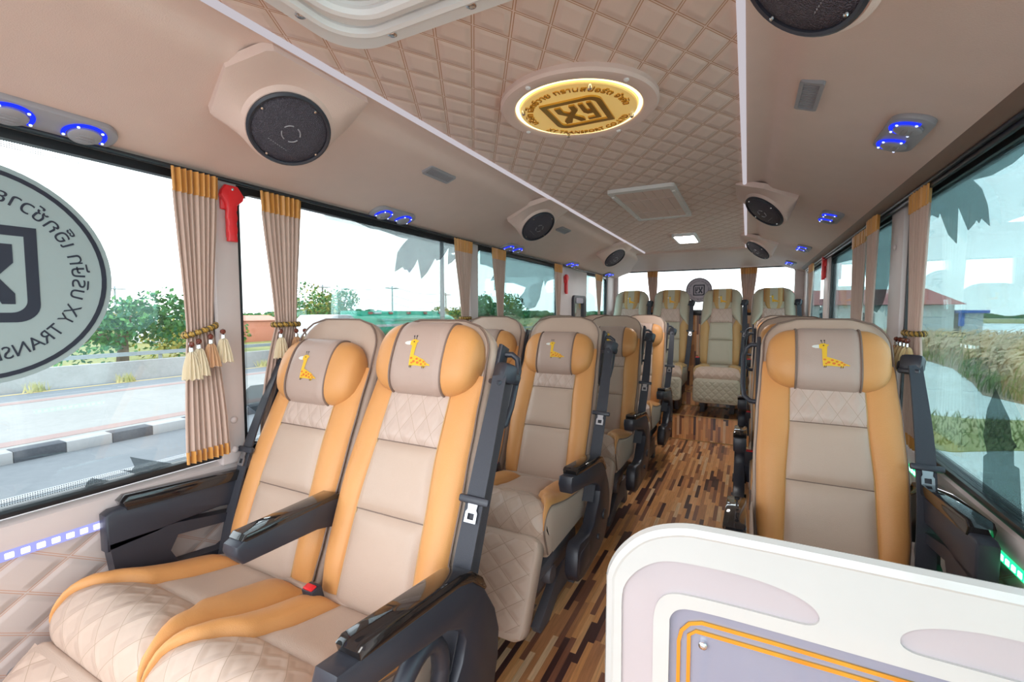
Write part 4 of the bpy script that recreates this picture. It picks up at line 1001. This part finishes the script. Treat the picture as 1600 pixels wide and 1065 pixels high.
# black framed mirror on the rear left wall
r = thing('wall_mirror', 'narrow black framed mirror with a rounded top on the rear left wall', 'mirror', (-1.436, 4.16, 1.05))
m = MB(); m.plate(rrect(.36, .62, .05, 6), [rrect(.25, .50, .03, 5, -.02)], -.006, .018, 'x'); obj('frame', m, MT['plastic_black'], r)
m = MB(); m.box((0, -.02, 0), (.006, .26, .51)); obj('glass', m, MT['mirror'] if 'mirror' in MT else simple('mirror', (.8, .84, .84), .02, 1.0), r)
m = MB(); m.prism(rrect(.20, .05, .02, 5, -.02, .262), .018, .021, 'x'); obj('notice', m, MT['sticker_lilac'], r, 40, 'pale notice plate')
m = MB(); m.box((.03, .125, -.05), (.03, .05, .22), 0, .01); obj('pull_handle', m, MT['white_frame'], r)
# wall bolt low on the left
b = MB(); b.lathe([(.016, 0), (.015, .006), (.009, .008), (.008, .004), (.0005, .004)], 18, 0, (-1.47, .362, .375), 'x'); obj('bolt', b, MT['steel'], wl)

# ------------------------------------------------------------------ stickers and film on the glass
def merge(a, b): 
    o = len(a.v); a.v += b.v; a.f += [tuple(i+o for i in q) for q in b.f]; a.m += b.m; a.sm += b.sm; a.uv += b.uv; return a
def round_sticker(M, R, label, mat):
    r = thing('round_sticker', label, 'sticker', M=M)
    m = MB(); m.lathe([(R, 0), (R, .001), (.001, .001)], 64); obj('disc', m, MT[mat], r)
    m = MB(); m.plate([(R*.955*math.cos(2*PI*k/64), R*.955*math.sin(2*PI*k/64)) for k in range(64)], [[(R*.915*math.cos(2*PI*k/64), R*.915*math.sin(2*PI*k/64)) for k in range(64)]], -.0012, -.0004, 'z'); obj('border_ring', m, MT['sticker_black'], r)
    obj('logo', logo_mb(R*.44, -.0012, -.0004), MT['sticker_black'], r)
    for t_ in (text_mb(THAI, R*.185, .0008, arc=(R*.68, 90, False)), text_mb(ENG, R*.165, .0008, arc=(R*.80, -90, True))): obj('lettering', t_, MT['sticker_black'], r).location = (0, 0, -.0008)
round_sticker(frame((-1.4575, .332, 1.285), (0, -1, 0), (0, 0, 1), (-1, 0, 0)), .243, 'big round grey company sticker on the front left window', 'sticker_grey')
round_sticker(frame((-.49, 5.503, 1.45), (-1, 0, 0), (0, 0, 1), (0, 1, 0)), .137, 'small round company sticker on the rear window', 'sticker_lilac')
def film(label, x, P, mat='perforated_film', grp='leaf shaped film pieces on the windows'):
    m = MB(); m.prism(P, x-.0006, x+.0006, 'x'); o = obj('window_film', m, MT[mat]); tag(o, label, 'window film', grp)
FL, FR = -1.4615, .5215
film('leaf shaped grey film along the top of the second left window', FL, [(1.365, 1.585), (1.417, 1.575), (1.492, 1.563), (1.538, 1.566), (1.609, 1.560), (1.684, 1.552), (1.739, 1.553), (1.693, 1.514), (1.663, 1.481), (1.653, 1.441), (1.642, 1.388), (1.671, 1.402), (1.696, 1.415), (1.71, 1.403), (1.73, 1.405), (1.745, 1.391), (1.783, 1.426), (1.81, 1.463), (1.835, 1.368), (1.881, 1.4), (1.922, 1.446), (1.953, 1.482), (1.965, 1.472), (2.002, 1.483), (2.04, 1.517), (2.073, 1.551), (2.065, 1.459), (2.105, 1.478), (2.153, 1.51), (2.235, 1.53), (2.24, 1.584), (1.8, 1.586)])
film('rounded grey film at the lower front corner of the second left window', FL, [(.918, .945), (.935, .957), (.978, .956), (1.002, .949), (1.017, .923), (1.035, .86), (.98, .83), (.945, .872), (.918, .895)])
film('low film tip at the bottom of the front left window', FL, [(.498, .762), (.505, .777), (.514, .782), (.526, .776), (.547, .765), (.545, .760)])
film('pointed film tip at the bottom of the front left window, nearest the curtain', FL, [(.595, .814), (.626, .798), (.69, .768), (.70, .761), (.61, .761), (.570, .786), (.597, .776), (.604, .785)])
film('large ragged grey film across the third left window', FL, [(2.404, 1.495), (2.491, 1.493), (2.582, 1.481), (2.582, 1.45), (2.53, 1.401), (2.582, 1.41), (2.571, 1.336), (2.70, 1.400), (2.86, 1.405), (3.05, 1.385), (3.02, 1.35), (2.942, 1.306), (2.98, 1.261), (3.104, 1.226), (3.22, 1.24), (3.311, 1.316), (3.341, 1.393), (3.389, 1.46), (3.406, 1.409), (3.455, 1.451), (3.64, 1.488), (3.64, 1.58), (2.405, 1.58)])
film('big torn leaf film hanging from the top of the front right window', FR, [(2.13, 1.578), (2.12, 1.45), (2.05, 1.50), (1.956, 1.515), (1.895, 1.495), (1.883, 1.508), (1.805, 1.430), (1.739, 1.395), (1.743, 1.499), (1.667, 1.421), (1.632, 1.432), (1.62, 1.440), (1.603, 1.429), (1.591, 1.439), (1.543, 1.412), (1.56, 1.465), (1.60, 1.515), (1.655, 1.55), (1.55, 1.535), (1.45, 1.535), (1.35, 1.55), (1.2, 1.56), (1.0, 1.57), (1.0, 1.578)], 'perforated_film_dark')
film('tall dark film shape at the lower front of the front right window', FR, [(1.459, 1.022), (1.493, .967), (1.503, .90), (1.478, .862), (1.496, .85), (1.488, .764), (1.31, .764), (1.335, .87), (1.357, .87), (1.362, .903), (1.351, .914), (1.373, .925), (1.389, .966), (1.434, 1.0)], 'perforated_film_dark')
film('rounded film shape in the second right window', FR, [(2.36, 1.578), (2.36, 1.40), (2.50, 1.24), (2.60, 1.20), (2.74, 1.22), (2.82, 1.33), (2.92, 1.46), (3.05, 1.41), (3.2, 1.50), (3.6, 1.52), (3.89, 1.54), (3.89, 1.578)], 'perforated_film_dark')

# ------------------------------------------------------------------ outside, left: road, pavement, barrier, verge
GZ = -.75
def slab(name, x0, x1, y0, y1, z0, z1, mat, lab, kind='structure'):
    m = MB(); m.box(((x0+x1)/2, (y0+y1)/2, (z0+z1)/2), (x1-x0, y1-y0, z1-z0)); o = obj(name, m, MT[mat]); o['kind'] = kind; o['label'] = lab; return o
slab('road', -8.4, 1.6, -30, 90, -1.0, GZ, 'asphalt', 'grey asphalt road beside the bus')
slab('road_line', -6.85, -6.70, -30, 90, GZ, GZ+.006, 'paint_white', 'white edge line on the road')
m = MB(); y = -6.0
m.box((-8.52, 30, -.82), (.22, 100, .14), 0)
k = 0; y0 = 1.14-.52*14
while y0 < 40:
    m.box((-8.52, y0+.26, -.68), (.24, .518, .16), 1 if k % 2 == 0 else 0, .012); y0 += .52; k += 1
o = obj('kerb', m, [MT['paint_white'], MT['paint_black']]); o['kind'] = 'structure'; o['label'] = 'kerb painted in black and white blocks'
slab('pavement', -13.2, -8.64, -30, 90, -1.0, -.605, 'paving', 'pale paved pavement beyond the kerb')
for x in (-8.95, -12.9): slab('pavement_strip', x-.16, x+.16, -30, 90, -.605, -.600, 'paving_red', 'reddish paving strip')
slab('road_surface', -15.55, -13.2, -30, 120, -1.0, -.72, 'asphalt_far', 'far lane of the road')
slab('road_line', -15.25, -15.12, -30, 120, -.72, -.715, 'paint_yellow', 'yellow line along the far lane')
m = MB(); m.prism([(-15.95, -.80), (-15.92, -.20), (-15.72, -.20), (-15.66, -.50), (-15.58, -.80)], -30, 130, 'y'); o = obj('barrier', m, MT['concrete_white']); tag(o, 'long low white concrete barrier along the far lane', 'barrier')
slab('field', -220, -15.6, -80, 320, -1.2, -.78, 'grass_green', 'green and yellow verge beyond the barrier')
m = MB(); m.box((-17.2, 30, -.10), (.06, 120, .12), 0)
gr = obj('guard_rail', m, MT['metal_pole']); tag(gr, 'thin grey guard rail in the verge', 'guard rail')
for k in range(16): q = MB(); q.box((-17.26, -4+k*4, -.44), (.08, .08, .72)); obj('post', q, MT['metal_pole'], gr)
def blob_tree(label, x, y, z0, h, w, mats, n=900, seed=1, name='tree', trunk=True, cat='tree', grp=None, leaf=.22):
    rnd = random.Random(seed); r = thing(name, label, cat, (x, y, z0), grp)
    m = MB(); cl = []
    for k in range(14): cl.append((rnd.uniform(-.34, .34)*w, rnd.uniform(-.34, .34)*w, h*rnd.uniform(.32, .80), rnd.uniform(.16, .28)*w))
    for i in range(n):
        c = rnd.choice(cl); th, ph = rnd.uniform(0, 2*PI), math.acos(rnd.uniform(-1, 1)); rr = c[3]*rnd.uniform(.55, 1.05)
        p = Vector((c[0]+rr*math.sin(ph)*math.cos(th), c[1]+rr*math.sin(ph)*math.sin(th), max(.05*h, c[2]+rr*.8*math.cos(ph))))
        a = Vector((rnd.gauss(0, 1), rnd.gauss(0, 1), rnd.gauss(0, 1))).normalized(); b = a.orthogonal().normalized(); l = leaf*rnd.uniform(.6, 1.3)
        m.add([p-a*l*.5, p+b*l*.28, p+a*l*.5, p-b*l*.28], [(0, 1, 2, 3)], rnd.choice((0, 0, 1)), None, False)
    obj('foliage', m, [MT[mats[0]], MT[mats[1]]], r, None)
    if trunk:
        m = MB(); m.tube([(0, 0, -.02), (.03*w, 0, h*.25), (0, .02*w, h*.55)], [.05*w, .04*w, .02*w], 8); obj('trunk', m, MT['bark'], r)
        for k in range(4): c = cl[k]; m = MB(); m.tube([(.02*w, 0, h*.25), (c[0]*.5, c[1]*.5, h*.4), (c[0], c[1], c[2])], [.025*w, .018*w, .008*w], 6); obj('branch', m, MT['bark'], r)
    return r
V = 'trees and bushes beyond the road'
blob_tree('spreading green tree behind the barrier beside the round sticker', -19.6, 7.9, -.8, 3.0, 4.2, ('leaf_green', 'leaf_dark'), 2600, 3, grp=V, leaf=.20)
blob_tree('round yellow green tree standing behind the tanker truck', -30, 25.6, -.8, 4.1, 5.6, ('leaf_green', 'leaf_yellow'), 3000, 5, grp=V, leaf=.26)
blob_tree('dark green tree seen through the third left window', -28, 50, -.8, 4.3, 8.0, ('leaf_green', 'leaf_dark'), 2200, 6, grp=V, leaf=.4)
blob_tree('yellowish bush left of the dark green tree in the third window', -26, 38, -.8, 2.6, 4.5, ('leaf_yellow', 'leaf_green'), 1200, 8, grp=V, leaf=.3)
for k, (x, y, h, w, l) in enumerate(((-22, 11.0, 1.7, 3.0, 'yellow green bush between the spreading tree and the nearest left curtain'), (-24, 13.4, 2.0, 3.2, 'green bush behind the nearest left curtain'), (-44, 19.0, 2.2, 4.0, 'bush in the gap between the hammer pillar and the second curtain'), (-36, 24.5, 2.2, 5.0, 'low bush behind the second left curtain'), (-27, 4.0, 2.0, 5.0, 'bush hidden behind the round sticker'))):
    blob_tree(l, x, y, -.8, h, w, ('leaf_yellow', 'leaf_green') if k % 2 == 0 else ('leaf_green', 'leaf_yellow'), 900, 20+k, 'bush', False, 'bush', V, .2)
m = MB(); rnd = random.Random(4)
for k in range(5000):
    y = rnd.uniform(-5, 260); x = -60-rnd.uniform(0, 8)-y*.05; h = rnd.uniform(.2, 1)*(1.9+.6*math.sin(y*.13)); a = rnd.uniform(0, PI); l = rnd.uniform(.5, 1.1)
    dx, dy = math.cos(a)*l, math.sin(a)*l; m.add([(x-dx, y-dy, -.8+h-.4), (x+dx, y+dy, -.8+h-.5), (x+dx*.4, y+dy*.4, -.8+h+.4), (x-dx*.6, y-dy*.6, -.8+h+.4)], [(0, 1, 2, 3)], rnd.choice((0, 1, 1)), None, False)
o = obj('treeline', m, [MT['leaf_green'], MT['leaf_dark']], None, None); tag(o, 'distant low treeline on the left', 'trees', None, 'stuff')
# tufts in front of the barrier
for k, (y, l) in enumerate(((4.4, 'small dry tuft at the foot of the barrier below the round sticker'), (6.2, 'small dry tuft at the foot of the barrier beside the nearest left curtain'), (10.3, 'small dry tuft at the foot of the barrier behind the second window'))):
    m = MB(); rnd = random.Random(k)
    for i in range(60): a = rnd.uniform(0, 2*PI); rr = rnd.uniform(0, .25); h = rnd.uniform(.12, .30); dx = rnd.uniform(-.1, .1); p = (rr*math.cos(a), rr*math.sin(a)); m.add([(p[0]-.01, p[1], 0), (p[0]+.01, p[1]+.02, 0), (p[0]+dx, p[1]+dx, h)], [(0, 1, 2)], 0, None, False)
    o = obj('grass_tuft', m, MT['grass_dry'], None, None); o.location = (-15.28, y, -.72); tag(o, l, 'grass tuft', V, 'thing')
# tanker truck
T0 = Vector((-14.4, 16.4, -.72))
tk = thing('tanker_truck', 'green tanker truck with a white cab on the far lane', 'truck', T0)
def ell(y, a, b, zc, n=40, e=.75): return [(a*math.copysign(abs(math.cos(2*PI*k/n))**e, math.cos(2*PI*k/n)), y, zc+b*math.copysign(abs(math.sin(2*PI*k/n))**e, math.sin(2*PI*k/n))) for k in range(n)]
m = MB(); m.loft([ell(-3.45, .55, .25, 1.5), ell(-3.25, .75, .38, 1.45), ell(-2.6, 1.0, .52, 1.36), ell(3.0, 1.0, .52, 1.36), ell(3.25, .95, .46, 1.35), ell(3.35, .75, .32, 1.35)]); tank = obj('tank', m, MT['truck_green'], tk)
m = MB(); m.box((1.005, .2, 1.38), (.03, 5.4, .10), 0); obj('stripe', m, MT['truck_white'], tank)
m = MB(); m.box((.995, .2, 1.62), (.03, 5.2, .09), 0, 0, 1, Matrix.Rotation(0, 4, 'X')); obj('stripe', m, MT['truck_pale'], tank)
m = MB(); m.prism([(-.62, 1.80), (.62, 1.80), (.55, 1.99), (-.55, 1.99)], -2.9, 2.9, 'y', 0, .02); top = obj('walkway_box', m, MT['truck_green'], tk)
for k, yy in enumerate((-2.4, -1.2, .0, 1.2, 2.4)): m = MB(); m.box((.61, yy, 1.90), (.05, .22, .10), 0); obj('marker_plate', m, MT['truck_red'], top, 40, 'red marker plate')
m = MB(); m.box((.61, -2.0, 1.90), (.05, .42, .09), 0); obj('marker_plate', m, MT['truck_white'], top, 40, 'white marker plate')
t_ = text_mb('FTC', .42, .02); R_ = frame((1.04, -.2, 1.10), (0, 1, 0), (0, 0, 1), (1, 0, 0)); t_.v = [tuple(R_ @ Vector(v)) for v in t_.v]; obj('lettering', t_, MT['truck_white'], tank)
m = MB(); m.box((0, 0, .72), (1.5, 6.6, .18), 0); obj('chassis', m, MT['plastic_dark'], tk)
m = MB(); m.box((.98, 0, .84), (.06, 6.4, .06), 0); obj('side_rail', m, MT['paint_yellow'], tk)
m = MB(); m.prism([(-3.55, .5), (-3.55, 1.70), (-3.75, 1.84), (-4.55, 1.82), (-5.05, 1.35), (-5.45, 1.18), (-5.5, .5)], -.95, .95, 'x', 0, .06); cb = obj('cab', m, MT['truck_white'], tk)
m = MB(); m.prism([(-3.85, 1.25), (-3.85, 1.68), (-4.45, 1.66), (-4.85, 1.28)], .93, .97, 'x'); obj('side_window', m, MT['car_window'], cb)
for sx in (-.85, .85):
    for yy in (2.3, 1.3, -4.6): m = MB(); m.lathe([(.30, -.14), (.46, -.13), (.48, 0), (.46, .13), (.30, .14)], 28, 0, (sx, yy, .48), 'x'); wh = obj('wheel', m, MT['rubber_black'], tk); m = MB(); m.lathe([(.26, -.15), (.20, .0), (.26, .15)], 20, 0, (sx, yy, .48), 'x'); obj('hub', m, MT['steel'], wh)
for x, y, w, mat, l in ((-31, 19.6, 3.4, 'container_orange', 'low orange container far beyond the verge'), (-35, 16.2, 2.0, 'house_wall', 'small pale shed left of the orange container')):
    t = thing('shed', l, 'shed', (x, y, -.8)); m = MB(); m.box((0, 0, .75), (2.5, w, 1.5), 0, .02); obj('wall', m, MT[mat], t); m = MB(); m.prism([(-1.4, 1.45), (0, 1.8), (1.4, 1.45)], -w/2-.1, w/2+.1, 'y'); obj('roof', m, MT[mat], t)
# poles and wires
po = thing('street_lamp', 'grey lamp post at the far edge of the pavement', 'street lamp', (-13.0, 17.9, -.605))
m = MB(); m.tube([(0, 0, 0), (0, 0, 4), (0, 0, 8)], [.13, .10, .07], 12); obj('pole', m, MT['metal_pole'], po)
m = MB(); m.lathe([(.2, 0), (.2, .04), (.13, .05), (.13, .3), (.0, .3)], 14); obj('base', m, MT['metal_pole'], po)
m = MB(); m.tube([(0, 0, 7.9), (-.8, 0, 8.4), (-1.8, 0, 8.5)], .05, 8); m.box((-2.0, 0, 8.5), (.7, .2, .12), 0, .03); obj('lamp_arm', m, MT['metal_pole'], po)
pp = []
for dx, dy, D, h, l in ((-.93, .37, 60, 4.6, 'utility pole left of the spreading tree'), (-.764, .645, 52, 4.9, 'utility pole behind the round yellow green tree'), (-.669, .743, 58, 5.2, 'utility pole standing behind the middle of the tanker truck'), (-.5816, .8135, 64, 4.7, 'utility pole right of the lamp post'), (-.47, .883, 80, 5.0, 'utility pole in the third left window')):
    p = thing('utility_pole', l, 'utility pole', (dx*D, dy*D, -.8), 'utility poles beyond the road'); pp.append((dx*D, dy*D, h-.8))
    m = MB(); m.tube([(0, 0, 0), (0, 0, h)], [.13, .09], 8); obj('pole', m, MT['metal_pole'], p)
    m = MB(); m.box((0, 0, h-.25), (.7, 1.6, .10)); obj('cross_arm', m, MT['metal_pole'], p)
for z_, l in ((.0, 'topmost power line strung between the utility poles'), (-1.1, 'middle power line strung between the utility poles'), (-2.0, 'lowest power line strung between the utility poles')):
    P = []
    for a, b in zip(pp, pp[1:]):
        for k in range(10): t_ = k/10; P.append((lerp(a[0], b[0], t_), lerp(a[1], b[1], t_), lerp(a[2], b[2], t_)+z_-.5*math.sin(PI*t_)))
    m = MB(); m.tube(P, .022, 5); tag(obj('power_line', m, MT['metal_pole']), l, 'power line')

# ------------------------------------------------------------------ outside, right: gravel, reeds, house, pond
slab('land', 1.6, 240, -30, 320, -1.2, -.755, 'gravel', 'pale gravel ground on the right')
def patch(name, P, z, mat, lab):
    m = MB(); m.prism(P, z-.02, z, 'z'); o = obj(name, m, MT[mat]); o['kind'] = 'structure'; o['label'] = lab
patch('field', [(2.0, 8.6), (2.6, 8.4), (3.4, 8.9), (4.6, 9.2), (6.0, 10), (6.5, 11.4), (5.0, 11.6), (3.6, 11.2), (2.4, 11.4), (1.9, 10.2)], -.745, 'grass_dry', 'strip of dry grass on the gravel')
patch('field', [(5.3, 13.4), (5.0, 14.6), (5.6, 17), (6.4, 21), (6.6, 26), (4.5, 34), (4.0, 47), (60, 47), (60, 13)], -.74, 'earth', 'brown earth under the reeds')
patch('lake', [(17, 50), (17.6, 60), (19, 76), (25, 110), (110, 110), (80, 50)], -.735, 'pond_water', 'pale pond beyond the reeds')
patch('land', [(20, 112), (40, 190), (220, 190), (160, 112)], -.70, 'grass_dry', 'far bank of the pond')
m = MB(); rnd = random.Random(11)
def reed(x, y, h, green):
    a = rnd.gauss(-.2, .9); dx, dy = math.cos(a), math.sin(a); ln = h*rnd.uniform(.5, .95); P = []
    for k in range(6): t_ = k/5; P.append(Vector((x+dx*ln*t_**2.2, y+dy*ln*t_**2.2, -.74+h*(t_*1.25-.45*t_**3))))
    wid = [.010, .009, .008, .030, .034, .004] if not green else [.012, .012, .011, .009, .006, .002]
    side = Vector((-dy, dx, 0)); up = Vector((0, 0, 1)); vs = []
    for p, w_ in zip(P, wid): vs += [p-side*w_-up*w_*.4, p+side*w_+up*w_*.4]
    m.add(vs, [(2*k, 2*k+1, 2*k+3, 2*k+2) for k in range(5)], 1 if green else 0, None, False)
for i in range(6500):
    y = 13.6+ (rnd.random()**1.6)*32; x0 = interp([(13, 5.3), (15, 5.1), (17, 5.6), (21, 6.3), (26, 6.5), (46, 4.2)], y); x = x0+rnd.random()**1.2*14
    reed(x, y, rnd.uniform(.55, 1.0)*(1.0 if x > x0+.6 else .55), rnd.random() < .28 or x < x0+.45)
o = obj('reeds', m, [MT['reed_tan'], MT['reed_green']], None, None); tag(o, 'wide bank of brown reeds with drooping plumes beyond the gravel', 'reeds', None, 'stuff')
m = MB()
for i in range(700):
    x = rnd.uniform(2.0, 6.2); y = rnd.uniform(8.7, 11.3); h = rnd.uniform(.06, .2); a = rnd.uniform(0, 2*PI)
    m.add([(x-.012, y, -.75), (x+.012, y, -.75), (x+.08*math.cos(a), y+.08*math.sin(a), -.75+h)], [(0, 1, 2)], 0, None, False)
o = obj('grass_blades', m, MT['reed_green'], None, None); tag(o, 'sparse grass growing across the gravel', 'grass', None, 'stuff')
h_ = thing('house', 'long pale house with a red hipped roof beyond the reeds', 'house', (9.2, 55, -.75))
m = MB(); m.box((0, 0, 1.3), (13.0, 6, 2.6)); hw = obj('wall', m, MT['house_wall'], h_)
m = MB(); A = [(-7, -3.6, 2.65), (7.1, -3.6, 2.65), (7.1, 3.6, 2.65), (-7, 3.6, 2.65), (-5.5, 0, 4.15), (5.4, 0, 4.15)]
m.add(A, [(0, 1, 5, 4), (1, 2, 5), (2, 3, 4, 5), (3, 0, 4), (3, 2, 1, 0)], 0, None, False); obj('roof', m, MT['roof_red'], h_, None)
for x in (-5, -2.5, .5): m = MB(); m.box((x, -3.02, 1.3), (1.2, .08, 1.2), 0, .02); obj('window', m, MT['car_window'], hw)
m = MB(); m.box((3.2, -3.02, 1.0), (1.0, .08, 2.0), 0, .02); obj('door', m, MT['plastic_grey'], hw)
s_ = thing('lean_to_shed', 'small shed with a blue tarpaulin beside the house', 'shed', (16.9, 53, -.75))
m = MB(); m.box((0, 0, 1.0), (1.3, 2, 2.0)); obj('wall', m, MT['house_wall'], s_); m = MB(); m.box((-.1, -.2, 2.02), (2.0, 2.6, .25), 0, .05); m.box((-.75, -1.1, 1.4), (.4, .1, 1.2), 0, .02); obj('tarpaulin', m, MT['tarp_blue'], s_)
m = MB(); rnd = random.Random(9)
for k in range(3600):
    x = rnd.uniform(55, 210); y = 205+rnd.uniform(0, 6); h = rnd.random()*(2.8+2.2*math.sin(x*.06)+.8*math.sin(x*.31)); l = rnd.uniform(.9, 2)
    m.add([(x-l, y, -.8+h-.5), (x+l, y, -.8+h-.6), (x+l*.5, y, -.8+h+.9), (x-l*.6, y, -.8+h+.8)], [(0, 1, 2, 3)], rnd.choice((0, 1, 1)), None, False)
o = obj('treeline', m, [MT['leaf_green'], MT['leaf_dark']], None, None); tag(o, 'distant green treeline behind the pond', 'trees', None, 'stuff')
